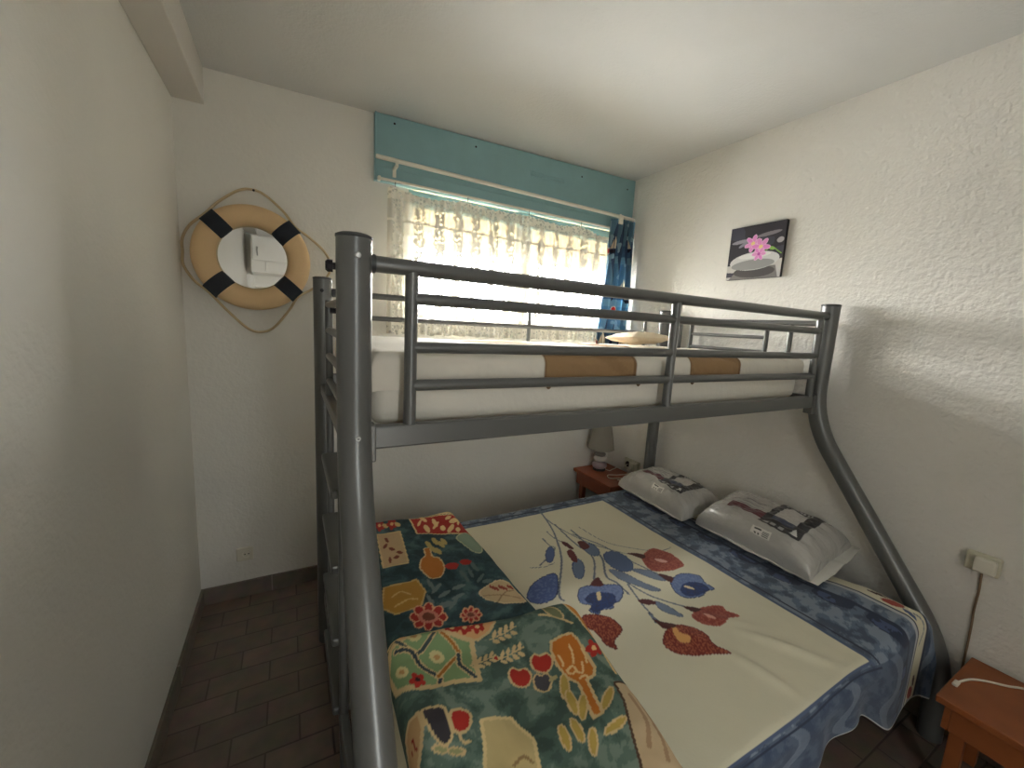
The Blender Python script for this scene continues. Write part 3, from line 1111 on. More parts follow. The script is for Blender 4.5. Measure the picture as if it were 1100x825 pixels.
    def bud(c, rx, ry, ang, col):
        x, y = c
        L = [(x+rx*math.cos(t)*math.cos(ang)-ry*math.sin(t)*math.sin(ang), y+rx*math.cos(t)*math.sin(ang)+ry*math.sin(t)*math.cos(ang)) for t in np.linspace(0, 2*PI, 14, endpoint=False)]
        pr.poly(pts(TF, L), col, rgb(70, 88, 130), 0.004)
    bud((312, 260), 16, 30, 0.1, db)
    bud((417, 312), 22, 38, -0.15, rgb(116, 134, 164))
    bud((565, 286), 60, 30, 0.45, rgb(92, 112, 150))
    bud((466, 242), 34, 18, 0.6, rgb(110, 128, 156))
    pr.blob(pts(TF, [(352, 212), (375, 216), (400, 238), (380, 236)]), rgb(92, 34, 36))
    pr.blob(pts(TF, [(374, 250), (392, 242), (410, 265), (412, 288), (392, 280)]), rgb(112, 42, 46))
    pr.blob(pts(TF, [(414, 212), (440, 212), (458, 232), (432, 240)]), rgb(92, 34, 36))
    pr.blob(pts(TF, [(636, 428), (670, 424), (706, 436), (680, 446), (650, 440)]), rgb(88, 34, 34))
    # calla flowers
    red, red2 = rgb(150, 70, 58), rgb(176, 96, 78)
    pr.blob(pts(TF, [(655, 265), (690, 237), (740, 250), (765, 262), (805, 297), (785, 312), (740, 320), (690, 318), (660, 290)]), red, red2, 0.004, (red2, 260))
    pr.blob(pts(TF, [(697, 276), (722, 276), (748, 288), (720, 288)]), rgb(224, 176, 164))
    pr.blob(pts(TF, [(596, 256), (640, 256), (664, 264), (655, 276), (625, 266)]), rgb(80, 34, 32))
    pr.blob(pts(TF, [(758, 365), (775, 340), (800, 330), (860, 338), (885, 365), (918, 388), (885, 396), (875, 412), (820, 420), (780, 402)]), lb_, sp, 0.004, (rgb(120, 140, 184), 200))
    pr.blob(pts(TF, [(795, 380), (820, 362), (870, 366), (900, 388), (880, 405), (830, 415), (800, 402)]), ib, None, 0.004, (sp, 200))
    pr.blob(pts(TF, [(806, 376), (825, 376), (846, 388), (826, 386)]), rgb(230, 214, 176))
    pr.blob(pts(TF, [(712, 330), (745, 336), (768, 346), (760, 362), (735, 350)]), rgb(84, 34, 36))
    pr.blob(pts(TF, [(838, 482), (880, 455), (940, 449), (965, 468), (1010, 486), (975, 495), (945, 520), (890, 518), (852, 502)]), red, red2, 0.004, (red2, 260))
    pr.blob(pts(TF, [(876, 480), (900, 484), (930, 500), (900, 496)]), rgb(224, 168, 150))
    pr.blob(pts(TF, [(806, 452), (840, 454), (872, 462), (850, 474), (826, 466)]), rgb(80, 34, 32))
    r3, r3b = rgb(128, 44, 32), rgb(172, 92, 62)
    pr.blob(pts(TF, [(730, 575), (748, 538), (790, 521), (840, 530), (890, 558), (915, 592), (978, 626), (920, 627), (840, 631), (780, 622), (742, 602)]), r3, rgb(120, 40, 30), 0.004, (r3b, 300))
    pr.blob(pts(TF, [(762, 540), (775, 530), (790, 552), (830, 566), (826, 584), (800, 584), (780, 570)]), rgb(226, 170, 104))
    pr.blob(pts(TF, [(690, 500), (720, 512), (770, 518), (776, 530), (740, 540), (715, 525)]), rgb(82, 34, 30))
    pr.blob(pts(TF, [(440, 486), (520, 489), (568, 518), (576, 545), (548, 578), (562, 608), (520, 592), (480, 545), (430, 520)]), r3, rgb(110, 40, 30), 0.004, (r3b, 300))
    pr.blob(pts(TF, [(228, 420), (240, 380), (280, 346), (333, 330), (342, 380), (330, 420), (290, 441), (250, 440)]), rgb(84, 104, 162), sp, 0.004, (rgb(104, 124, 178), 130))
    pr.blob(pts(TF, [(415, 405), (430, 380), (480, 374), (560, 371), (582, 395), (570, 430), (542, 442), (545, 460), (503, 466), (490, 482), (458, 470), (466, 450), (425, 440)]), lb_, sp, 0.004, (rgb(120, 138, 186), 150))
    pr.blob(pts(TF, [(440, 430), (470, 402), (540, 404), (556, 430), (540, 455), (503, 462), (488, 478), (462, 468), (468, 448)]), ib, None, 0.004, (sp, 180))
    pr.blob(pts(TF, [(484, 402), (498, 400), (500, 428), (488, 430)]), rgb(226, 206, 160))
    pr.blob(pts(TF, [(462, 374), (475, 352), (488, 344), (504, 360), (508, 376)]), rgb(92, 34, 34))
    pr.put(v < -1.835-0.352, rgb(196, 198, 200))
    pr.put(u > 2.385+0.163, rgb(196, 198, 200))
    return pr


def wr_blanket(U, V):
    z = 0.0045*fbm(U*3.2, V*3.2, 21)+0.0015*fbm(U*11, V*11, 8)
    for (a, b, hgt, w) in (((1.72, -1.56), (1.90, -1.83), 0.012, 0.022), ((1.62, -1.62), (1.66, -1.85), 0.010, 0.020), ((1.66, -1.46), (1.84, -1.62), 0.006, 0.02),
                           ((1.45, -1.35), (1.62, -1.62), 0.006, 0.03)):
        a, b = np.array(a), np.array(b)
        d = b-a
        t = np.clip(((U-a[0])*d[0]+(V-a[1])*d[1])/(d@d), 0, 1)
        q = np.hypot(U-a[0]-t*d[0], V-a[1]-t*d[1])
        z = z+hgt*np.exp(-(q/w)**2)*np.sin(PI*np.clip(t, 0.05, 0.95))
    return z


def lift_blanket(U, V):
    # bunched ridge along the end by the wall, and a rounded far edge
    k = np.clip((-V-1.45)/0.25, 0, 1)*np.clip((U-2.08)/0.2, 0, 1)*np.clip((V+2.02)/0.15, 0, 1)
    return 0.045*k


def hem_blanket(U):
    s = np.clip((U-1.85)/0.35, 0, 1)
    return 0.45+0.40*s*s*(3-2*s)+0.05*np.sin(U*9)


bl = drape('flowered_blanket', (0.635, 2.385, -1.835, -0.520), (0.05, 0.17, 0.36, 0.08), ZB, 0.045, 0.0046, wr_blanket, 0.020, M['blanket'], paint_blanket, hem_blanket, lift_blanket)
tag(bl, 'cream blanket with red and blue lilies and blue border spread over the lower bed', 'blanket')


# ---- bedspread on the top bunk
def paint_top(U, V):
    pr = Print(U, V, rgb(230, 224, 212))
    br, br2 = rgb(160, 128, 92), rgb(126, 96, 64)
    for i, x0 in enumerate((1.045, 1.66)):
        w = 0.345 if i == 0 else 0.29
        for y0 in (-1.47, -1.12, -0.80):
            q = [(x0, y0), (x0+w, y0), (x0+w, y0+0.235), (x0, y0+0.235)]
            pr.poly(q, br, br2, 0.008)
    k = (noise2(pr.U*9+pr.V*14, pr.V*3, 4) > 0.25) & (pr.c[:, 0] < 0.5)
    pr.put(k, br2, 0.35)
    return pr


def wr_top(U, V):
    return 0.006*fbm(U*5, V*5, 31)+0.003*np.sin((U*1.3+V)*38+3*fbm(U*3, V*3, 12))*np.clip((U-1.3)/0.6, 0, 1)


tb = drape('bedspread', (0.60, 2.405, -1.312, -0.530), (0.11, 0.02, 0.105, 0.05), 1.372, 0.030, 0.0065, wr_top, 0.008, M['topquilt'], paint_top)
tag(tb, 'white bedspread with brown squares covering the top bunk', 'bedspread')
for x in (1.05, 1.40, 1.665):
    kn = obj('tie_knot', lathe([(0.002, -0.008), (0.006, -0.004), (0.007, 0.003), (0.003, 0.009)], (x, -1.3525, 1.284), 12), M['brown_cord'], tb, smooth=True)


def cushion(lx, ly, h, mtx, n=48, pinch=0.55, paint=None, seed=1, crease=0.004, p=2.6, pw=0.45, hb=None):
    """Closed pillow as two joined grids folded into one (2n-1, n) strip."""
    s = np.linspace(-1, 1, n)
    A, B = np.meshgrid(s, s, indexing='ij')

    def side(sg):
        a = np.sign(A)*np.abs(A)**1.0
        e = (1-np.abs(A)**p)*(1-np.abs(B)**p)
        e = np.clip(e, 0, 1)**pw
        z = (sg*h/2*e) if hb is None else (h*e if sg > 0 else -hb*e)
        sx = 1-0.06*np.abs(B)**2*(1-0.0)
        x = a*lx/2*(1-0.05*(1-np.abs(B))**1)
        y = B*ly/2*(1-0.05*(1-np.abs(A))**1)
        z = z+crease*noise2(A*6+seed, B*6, seed)*np.clip(e, 0, 1)+0.5*crease*noise2(A*15, B*15+seed, seed+3)*e
        return np.stack([x, y, z], -1)
    t, b = side(1), side(-1)
    P = np.concatenate([t, b[::-1][1:]], 0)       # wraps around the +x edge
    sh = P.shape
    Q = np.c_[P.reshape(-1, 3), np.ones(sh[0]*sh[1])] @ np.array(mtx).T
    Q = Q[:, :3].reshape(sh)
    UV = np.concatenate([np.stack([A, B], -1), np.stack([A[::-1][1:], B[::-1][1:]+10], -1)], 0)
    return Q, UV


# ---- small pillow on the top bunk
mt = Matrix.Translation((2.115, -0.645, 1.418)) @ Matrix.Rotation(math.radians(90), 4, 'Z') @ Matrix.Rotation(math.radians(4), 4, 'Y')
Q, UV = cushion(0.22, 0.30, 0.062, mt, 40)
pc = grid_obj('bed_pillow', Q, M['cream_cloth'])
tag(pc, 'flat cream pillow lying on the top bunk by its far end', 'pillow')


# ---- folded quilt
def slab(name, parent, C, zt, r, step, paint, lump, seed, m, drop=None):
    """Soft folded layer: C = 4 corners (rear-left, rear-right, front-right, front-left) of its flat top, rolled edges of radius r."""
    C = [np.array(c, float) for c in C]
    L1 = (np.linalg.norm(C[1]-C[0])+np.linalg.norm(C[2]-C[3]))/2
    L2 = (np.linalg.norm(C[3]-C[0])+np.linalg.norm(C[2]-C[1]))/2
    mg = r*PI*0.93
    s = np.arange(-mg, L1+mg+1e-9, step)
    t = np.arange(-mg, L2+mg+1e-9, step)
    Sg, Tg = np.meshgrid(s, t, indexing='ij')
    sc, tc = np.clip(Sg, 0, L1), np.clip(Tg, 0, L2)
    ex, ey = Sg-sc, Tg-tc
    e = np.hypot(ex, ey)
    e = np.minimum(e, mg)
    rr = r
    a = e/rr
    out = rr*np.sin(a)
    down = rr*(1-np.cos(a))
    nx = np.where(e > 1e-9, ex/np.maximum(np.hypot(ex, ey), 1e-9), 0)
    ny = np.where(e > 1e-9, ey/np.maximum(np.hypot(ex, ey), 1e-9), 0)
    aa, bb = (sc/L1)[..., None], (tc/L2)[..., None]
    base = C[0]*(1-aa)*(1-bb)+C[1]*aa*(1-bb)+C[2]*aa*bb+C[3]*(1-aa)*bb
    d1 = (C[1]-C[0])/np.linalg.norm(C[1]-C[0])
    d2 = (C[3]-C[0])/np.linalg.norm(C[3]-C[0])
    XY = base+(nx*out)[..., None]*d1+(ny*out)[..., None]*d2
    Z = zt-down
    keep = np.cos(np.clip(a, 0, PI)/2)
    Z = Z+keep*lump*fbm(Sg*3.5, Tg*3.5, seed)+keep*0.2*lump*fbm(Sg*12, Tg*12, seed+2)
    flatXY = base+(ex)[..., None]*d1+(ey)[..., None]*d2           # pattern unrolls over the edge
    pr = paint(flatXY[..., 0], flatXY[..., 1])
    if drop is not None:
        Z = Z-drop(XY[..., 0], XY[..., 1])
    return grid_obj(name, np.stack([XY[..., 0], XY[..., 1], Z], -1), m, parent, color=pr.c, flip=True)


ZQ1, ZQ2 = 0.540, 0.605
CREAM = rgb(222, 196, 146)


def flower(pr, fn, c, r, col, ctr):
    for k in range(5):
        t = k*2*PI/5+0.4
        pr.ell_fn(fn, (c[0]+r*0.62*math.cos(t), c[1]+r*0.62*math.sin(t)), r*0.52, r*0.42, t, col)
    pr.ell_fn(fn, c, r*0.33, r*0.33, 0, ctr)


def ell_fn(self, fn, c, rx, ry, ang, col, outline=None, w=0.004):
    L = [(c[0]+rx*math.cos(t)*math.cos(ang)-ry*math.sin(t)*math.sin(ang), c[1]+rx*math.cos(t)*math.sin(ang)+ry*math.sin(t)*math.cos(ang)) for t in np.linspace(0, 2*PI, 20, endpoint=False)]
    self.poly([fn(*q) for q in L], col, outline, w)


Print.ell_fn = ell_fn


def mottled(U, V, c0, c1, c2, seed):
    pr = Print(U, V, c0)
    n = fbm(pr.U*24+0.8*noise2(pr.U*13, pr.V*13, 1), pr.V*24, seed, 5)
    pr.put(n > 0.06, c1, 0.7)
    pr.put(n > 0.24, c2, 0.7)
    pr.put(n < -0.20, tuple(x*0.6 for x in c0[:3])+(1,), 0.7)
    return pr


def paint_q2(U, V):
    pr = mottled(U, V, rgb(84, 108, 98), rgb(108, 130, 118), rgb(134, 152, 138), 41)

    def f(x, y):
        return at(400+x/2.894, 540+y/2.894, ZQ2)
    P_ = lambda L: [f(*q) for q in L]
    red, org = rgb(188, 48, 38), rgb(204, 120, 40)
    pr.poly(P_([(40, 470), (90, 415), (200, 375), (330, 328), (375, 330), (380, 372), (362, 402), (330, 426), (290, 430), (240, 406), (170, 406), (80, 440)]), rgb(228, 176, 124), CREAM, 0.008)
    for c in ((247, 396), (286, 392), (326, 386)):
        flower(pr, f, c, 21, red, rgb(240, 206, 150))
    pr.poly(P_([(50, 460), (165, 402), (308, 428), (332, 552), (150, 588), (60, 580), (30, 520)]), rgb(138, 166, 118), CREAM, 0.014)
    for L, c in (([(70, 440), (120, 470), (150, 470), (190, 420)], rgb(70, 84, 84)), ([(70, 470), (120, 470), (150, 510), (205, 545), (210, 565)], rgb(60, 74, 80)),
                 ([(205, 545), (240, 500), (268, 470), (250, 440), (215, 418)], rgb(184, 118, 48)), ([(268, 470), (275, 510), (320, 545)], rgb(60, 74, 80))):
        pr.curve(P_(L), 0.016, CREAM)
        pr.curve(P_(L), 0.009, c)
    for c in ((128, 428), (200, 482), (90, 530)):
        pr.ell_fn(f, c, 24, 17, 0.2, rgb(218, 206, 150))
        pr.ell_fn(f, c, 10, 7, 0.2, rgb(196, 150, 96))
    flower(pr, f, (140, 562), 24, red, rgb(60, 30, 30))
    for cx, cy, a0 in ((405, 405), (430, 468), (342, 490)) and [(405, 405, -0.5), (430, 465, -0.3), (342, 492, -0.4)]:
        pr.curve(P_([(cx-38, cy+18), (cx, cy), (cx+40, cy-22)]), 0.004, CREAM)
        for k in (-26, -8, 10, 28):
            pr.ell_fn(f, (cx+k, cy-k*0.5-11), 12, 6, -1.3, CREAM)
            pr.ell_fn(f, (cx+k+6, cy-k*0.5+11), 12, 6, 0.3, CREAM)
    pr.ell_fn(f, (385, 480), 9, 8, 0, red, CREAM, 0.004)
    for cx, cy, rx, ry, c in ((460, 535, 35, 30, red), (527, 490, 34, 28, red), (530, 552, 28, 30, rgb(78, 76, 84))):
        L = [(cx-rx*0.2, cy-ry*0.8), (cx+rx*0.5, cy-ry), (cx+rx, cy-ry*0.2), (cx+rx*0.7, cy+ry*0.8), (cx, cy+ry), (cx-rx*0.8, cy+ry*0.5), (cx-rx, cy-ry*0.5), (cx-rx*0.6, cy-ry)]
        pr.blob(P_(L), c, CREAM, 0.005)
    pr.ell_fn(f, (562, 540), 16, 8, -0.6, rgb(190, 176, 130))
    vase = [(556, 430), (590, 412), (618, 408), (640, 425), (668, 468), (692, 505), (690, 530), (668, 545), (690, 600), (716, 662), (686, 674), (662, 610), (640, 556), (612, 540), (575, 500), (556, 455)]
    pr.poly(P_(vase), org, CREAM, 0.008)
    for L in ([(580, 470), (590, 485), (594, 500)], [(612, 440), (622, 465), (626, 490)], [(650, 450), (662, 470), (668, 490)], [(605, 515), (622, 500), (636, 515), (618, 525), (606, 516)],
              [(636, 520), (655, 520), (652, 490)], [(645, 540), (660, 530), (672, 538)]):
        pr.curve(P_(L), 0.006, rgb(236, 206, 150))
    flower(pr, f, (690, 447), 25, red, rgb(240, 200, 140))
    for cx, cy, a_ in ((598, 568, 1.5), (620, 622, 1.2), (654, 636, 1.6), (730, 612, 1.9), (598, 732, 1.2), (637, 712, 1.1), (686, 748, 1.5), (755, 700, 2.5)):
        pr.ell_fn(f, (cx, cy), 42, 14, a_, rgb(196, 166, 84), CREAM, 0.004)
    pr.blob(P_([(152, 668), (182, 655), (222, 655), (236, 695), (248, 740), (222, 764), (188, 735)]), rgb(64, 60, 66), CREAM, 0.006)
    pr.blob(P_([(244, 668), (275, 655), (304, 668), (302, 705), (272, 730), (246, 710)]), red, CREAM, 0.006)
    pr.curve(P_([(272, 730), (282, 752), (302, 752)]), 0.006, CREAM)
    for c, a_ in (((212, 775), 0.1), ((262, 780), 0.0)):
        pr.ell_fn(f, c, 26, 11, a_, rgb(166, 166, 120), CREAM, 0.004)
    pr.poly(P_([(338, 682), (385, 668), (432, 664), (460, 695), (502, 735), (520, 830), (540, 980), (350, 980), (350, 760)]), rgb(214, 194, 140), rgb(236, 214, 160), 0.008)
    pr.curve(P_([(440, 815), (470, 790), (500, 810)]), 0.006, rgb(160, 130, 90))
    pr.poly(P_([(85, 720), (110, 680), (142, 668), (156, 710), (150, 760), (130, 830), (80, 900)]), rgb(204, 164, 116), CREAM, 0.008)
    for q in ((120, 740), (112, 770), (128, 760)):
        pr.ell_fn(f, q, 10, 4, 1.0, rgb(150, 40, 32))
    pr.poly(P_([(752, 560), (800, 545), (860, 600), (990, 780), (960, 900), (860, 900), (800, 700), (780, 620)]), rgb(206, 182, 146), rgb(88, 62, 48), 0.006)
    for L in ([(800, 600), (850, 680), (860, 760)], [(830, 600), (900, 720), (920, 800)]):
        pr.curve(P_(L), 0.010, rgb(176, 144, 112))
    pr.curve(P_([(40, 452), (90, 408), (200, 368), (330, 324), (500, 302), (596, 296), (640, 316), (700, 396), (758, 520)]), 0.012, rgb(226, 196, 140))
    pr.poly(P_([(585, 300), (640, 290), (720, 395), (700, 408), (660, 380), (628, 350), (600, 328)]), rgb(210, 138, 58), CREAM, 0.008)
    pr.curve(P_([(520, 352), (570, 360), (620, 380)]), 0.008, CREAM)
    pr.ell_fn(f, (560, 345), 38, 12, 0.5, rgb(128, 132, 96), CREAM, 0.004)
    return pr


def paint_q1(U, V):
    pr = mottled(U, V, rgb(50, 76, 82), rgb(62, 92, 96), rgb(80, 110, 112), 51)

    def f(x, y):
        return at(400+x/2.894, 540+y/2.894, ZQ1)
    P_ = lambda L: [f(*q) for q in L]
    red = rgb(172, 46, 40)
    pr.poly(P_([(-40, 40), (-20, -40), (300, -40), (290, 34), (240, 34), (100, 40)]), rgb(226, 206, 160))
    pr.poly(P_([(115, 44), (200, 38), (300, 33), (318, 60), (334, 96), (240, 90), (140, 96)]), red, CREAM, 0.008)
    rnd = random.Random(5)
    for _ in range(16):
        pr.ell_fn(f, (rnd.uniform(135, 310), rnd.uniform(45, 86)), rnd.uniform(8, 16), rnd.uniform(4, 8), rnd.uniform(0, 3), rgb(236, 206, 150))
    pr.poly(P_([(14, 102), (86, 90), (112, 190), (34, 208)]), rgb(206, 176, 136), CREAM, 0.006)
    for q in ((45, 120), (60, 150), (40, 140), (75, 175), (55, 185), (85, 160)):
        pr.ell_fn(f, q, 10, 5, q[0], rgb(130, 70, 52))
    pr.blob(P_([(150, 205), (152, 180), (165, 165), (160, 145), (178, 140), (186, 165), (210, 172), (224, 195), (212, 220), (180, 226)]), rgb(190, 118, 48), CREAM, 0.005)
    for q in ((175, 130), (195, 118), (205, 150), (215, 128), (190, 145), (222, 118)):
        pr.ell_fn(f, q, 14, 7, 0.8, rgb(186, 166, 104))
    pr.blob(P_([(225, 190), (245, 182), (268, 188), (260, 198), (235, 198)]), red)
    pr.blob(P_([(272, 180), (290, 174), (310, 180), (300, 188), (280, 188)]), red)
    pr.blob(P_([(262, 100), (300, 92), (335, 120), (340, 152), (310, 148), (280, 125)]), rgb(140, 160, 140), rgb(190, 196, 160), 0.005)
    pr.poly(P_([(36, 262), (138, 234), (166, 266), (152, 310), (70, 336), (30, 320)]), rgb(186, 140, 60), rgb(210, 176, 110), 0.006)
    for L in ([(60, 290), (90, 270), (120, 280)], [(70, 315), (110, 295), (140, 290)]):
        pr.curve(P_(L), 0.006, rgb(222, 190, 120))
    for k in range(9):
        pr.ell_fn(f, (190+rnd.uniform(-25, 85), 285+rnd.uniform(-40, 30)), 22, 6, rnd.uniform(-1, 1), rgb(112, 128, 128))
    for k in range(7):
        pr.ell_fn(f, (310+rnd.uniform(-30, 60), 200+rnd.uniform(-10, 35)), 16, 5, rnd.uniform(-1, 1), rgb(92, 112, 112))
    for (cx, cy, r) in ((175, 345, 56), (307, 341, 32)):
        for k in range(8):
            t = k*2*PI/8
            pr.ell_fn(f, (cx+r*0.70*math.cos(t), cy+r*0.46*math.sin(t)), r*0.33, r*0.25, t, red, rgb(226, 170, 130), 0.005)
        pr.ell_fn(f, (cx, cy), r*0.58, r*0.36, 0, rgb(206, 130, 110))
        pr.ell_fn(f, (cx, cy), r*0.36, r*0.22, 0, rgb(126, 66, 48))
    pr.blob(P_([(334, 264), (380, 236), (420, 236), (440, 256), (478, 296), (440, 304), (398, 302), (350, 288)]), rgb(190, 166, 128), rgb(214, 190, 150), 0.005)
    for k in range(8):
        pr.ell_fn(f, (370+k*9, 250+3*(k % 3)), 9, 3, 0.8, rgb(140, 60, 44))
    for L in ([(345, 280), (400, 275), (460, 290)], [(390, 300), (410, 270), (440, 262)]):
        pr.curve(P_(L), 0.005, rgb(146, 120, 88))
    for q in ((22, 76), (60, 70)):
        flower(pr, f, q, 15, red, rgb(230, 190, 130))
        pr.ell_fn(f, (q[0]+18, q[1]), 10, 6, 0.3, rgb(206, 180, 120))
    return pr


qt = thing('folded_quilt', 'green and red patchwork print quilt folded at the ladder end of the lower bed', 'quilt', (0.87, -1.15, 0.46))
R1, R2 = 0.040, 0.050
slab('rear_fold', qt, [(0.66, -0.535), (1.055, -0.555), (1.078, -1.36), (0.66, -1.36)], ZQ1, R1, 0.0040, paint_q1, 0.020, 61, M['quilt'])
slab('front_fold', qt, [(0.655, -1.352), (1.125, -1.415), (1.045, -1.86), (0.640, -1.86)], ZQ2, R2, 0.0032, paint_q2, 0.024, 71, M['quilt'])


# ------------------------------------------------------------------ packaged pillows
def paint_pack(UV, seed):
    A, B = UV[..., 0], UV[..., 1]
    pr = Print(A, B, rgb(182, 180, 176))
    pr.put(noise2(A.ravel()*5, B.ravel()*5, seed) > 0.35, rgb(196, 194, 190), 0.6)
    # A: across (front edge -1 .. wall edge +1), B: along (+1 = far end)
    # burgundy stripe and dark photograph label
    pr.poly([(-0.30, 0.86), (0.02, 0.86), (0.02, -0.03), (-0.30, 0.03)], rgb(186, 184, 180))
    pr.poly([(-0.42, 0.62), (-0.12, 0.62), (-0.12, -0.03), (-0.42, -0.03)], rgb(98, 36, 48))
    pr.poly([(-0.58, -0.03), (0.76, -0.03), (0.76, -0.70), (-0.58, -0.70)], rgb(40, 40, 46))
    pr.poly([(-0.08, -0.15), (0.55, -0.15), (0.55, -0.53), (-0.08, -0.53)], rgb(204, 200, 196))
    pr.poly([(-0.28, -0.15), (-0.08, -0.15), (-0.08, -0.53), (-0.28, -0.53)], rgb(62, 70, 96))
    pr.poly([(-0.50, -0.52), (-0.28, -0.58), (-0.50, -0.65)], rgb(230, 230, 228))
    for k in range(3):
        pr.poly([(-0.52, -0.09-k*0.13), (-0.42, -0.09-k*0.13), (-0.42, -0.17-k*0.13), (-0.52, -0.17-k*0.13)], rgb(170, 170, 172))
    for k in range(8):
        pr.poly([(0.62, -0.12-k*0.055), (0.68, -0.12-k*0.055), (0.68, -0.155-k*0.055), (0.62, -0.155-k*0.055)], rgb(180, 180, 182))
    # grey lines of small print on the clear part
    for k in range(3):
        pr.poly([(-0.08+k*0.15, 0.55-k*0.04), (-0.05+k*0.15, 0.55-k*0.04), (-0.05+k*0.15, 0.10), (-0.08+k*0.15, 0.10)], rgb(130, 128, 130))
    # small print by the front seam
    pr.poly([(-0.90, -0.02), (-0.74, -0.02), (-0.74, -0.34), (-0.90, -0.34)], rgb(226, 224, 218))
    pr.poly([(-0.80, -0.05), (-0.76, -0.05), (-0.76, -0.17), (-0.80, -0.17)], rgb(40, 40, 44))
    for i in range(4):
        pr.poly([(-0.88+0.025*i, -0.20), (-0.867+0.025*i, -0.20), (-0.867+0.025*i, -0.31), (-0.88+0.025*i, -0.31)], rgb(60, 60, 64))
    pr.ell((-0.87, -0.09), 0.018, 0.018, 0, rgb(50, 50, 54))
    pr.ell((-0.87, -0.15), 0.016, 0.014, 0, rgb(60, 60, 64))
    return pr


def pack(name, label, mtx, lx, ly, h, seed, tail=1.0, cat='pillow'):
    t = thing(name, label, cat, tuple(mtx.to_translation()), 'new pillows in clear plastic bags on the lower bed')
    Q, UV = cushion(lx, ly, h, mtx, 150, paint=None, seed=seed, crease=0.006, p=4.0, pw=0.36, hb=0.032)
    grid_obj('pillow_body', Q, M['film'], t, color=paint_pack(UV, seed).c)
    # welded seam standing out round the bag
    out = []
    N = 120
    for i in range(N):
        a = 2*PI*i/N
        ca, sa = math.cos(a), math.sin(a)
        k = 1/max(abs(ca), abs(sa))**0.92
        out.append((ca*k, sa*k))
    vs, fs = [], []
    rings = (0.95, 1.0, 1.06)
    for r_ in rings:
        for i, (x, y) in enumerate(out):
            e = (r_-1.0)*0.16
            w = 0.003*math.sin(i*0.5)+0.0015*math.sin(i*1.3+seed)
            ex = x*lx/2*0.985+(e if x > 0 else -e)*abs(x)
            ey = y*ly/2*0.985+(e*0.8 if y > 0 else -e*1.6*tail)*abs(y)
            vs.append((ex, ey, w*max(0, r_-0.95)/0.1+(0.3*e*tail*(0.5+0.5*math.cos(x*5)) if y < -0.7 else 0)))
    nn = len(out)
    for j in range(len(rings)-1):
        for i in range(nn):
            fs.append((j*nn+i, j*nn+(i+1) % nn, (j+1)*nn+(i+1) % nn, (j+1)*nn+i))
    vs2 = [tuple(mtx @ Vector(p)) for p in vs]
    s = obj('bag_seam', (vs2, fs), M['film_edge'], t, smooth=True)
    so_ = s.modifiers.new('thickness', 'SOLIDIFY')
    so_.thickness = 0.0012
    return t


m2 = Matrix.Translation((2.395, -1.312, 0.528)) @ Matrix.Rotation(math.radians(-13), 4, 'Y')
pack('bagged_pillow', 'new pillow in a clear plastic bag nearest the slanting bed post', m2, 0.335, 0.535, 0.125, 2, 2.6)
m1 = Matrix.Translation((2.345, -0.765, 0.506)) @ Matrix.Rotation(math.radians(-4), 4, 'Y') @ Matrix.Rotation(math.radians(-3), 4, 'Z')
pack('bagged_pillow', 'new pillow in a clear plastic bag at the far end beside the lamp table', m1, 0.315, 0.50, 0.115, 5, 0.3)


# ------------------------------------------------------------------ night tables, lamp, sockets, cables
def table(name, label, x0, x1, y0, y1, zt, m):
    t = thing(name, label, 'bedside table', ((x0+x1)/2, (y0+y1)/2, 0))
    obj('table_top', box(x0, x1, y0, y1, zt-0.024, zt, 0.004), m, t)
    ap = MB()
    ap.add(box(x0+0.02, x1-0.02, y0+0.02, y0+0.036, zt-0.11, zt-0.0245, 0.002)).add(box(x0+0.02, x1-0.02, y1-0.036, y1-0.02, zt-0.11, zt-0.0245, 0.002))
    ap.add(box(x0+0.02, x0+0.036, y0+0.036, y1-0.036, zt-0.11, zt-0.0245, 0.002)).add(box(x1-0.036, x1-0.02, y0+0.036, y1-0.036, zt-0.11, zt-0.0245, 0.002))
    obj('apron', ap.get(), m, t)
    for x in (x0+0.038, x1-0.073):
        for y in (y0+0.038, y1-0.073):
            obj('leg', box(x, x+0.035, y, y+0.035, 0, zt-0.111, 0.003), m, t)
    return t


table('bedside_table', 'low orange wood bedside table in the corner under the white cable', 2.207, 2.556, -2.36, -1.972, 0.352, M['wood'])
table('bedside_table', 'red brown bedside table carrying the grey lamp by the back wall', 2.235, 2.555, -0.41, -0.010, 0.432, M['wood_red'])

lp = thing('table_lamp', 'small lamp with grey shade on a base of stacked pebbles', 'lamp', (2.405, -0.115, 0.432))
lx, ly, lz = 2.390, -0.115, 0.4325
obj('shade', lathe([(0.094, 0.162), (0.096, 0.164), (0.066, 0.335), (0.063, 0.335), (0.088, 0.167)], (lx, ly, lz), 32), M['shade'], lp, smooth=True, auto=40)
obj('foot', lathe([(0.045, 0), (0.047, 0.004), (0.045, 0.010)], (lx, ly, lz), 24), M['stone_d'], lp, smooth=True, auto=40)


def pebble(r, z0, hgt, dx=0.0):
    pr_ = [(max(0.002, r*math.sin(t)**0.75), z0+hgt/2-hgt/2*math.cos(t)) for t in np.linspace(0.08, PI-0.08, 12)]
    return lathe(pr_, (lx+dx, ly, lz), 24)


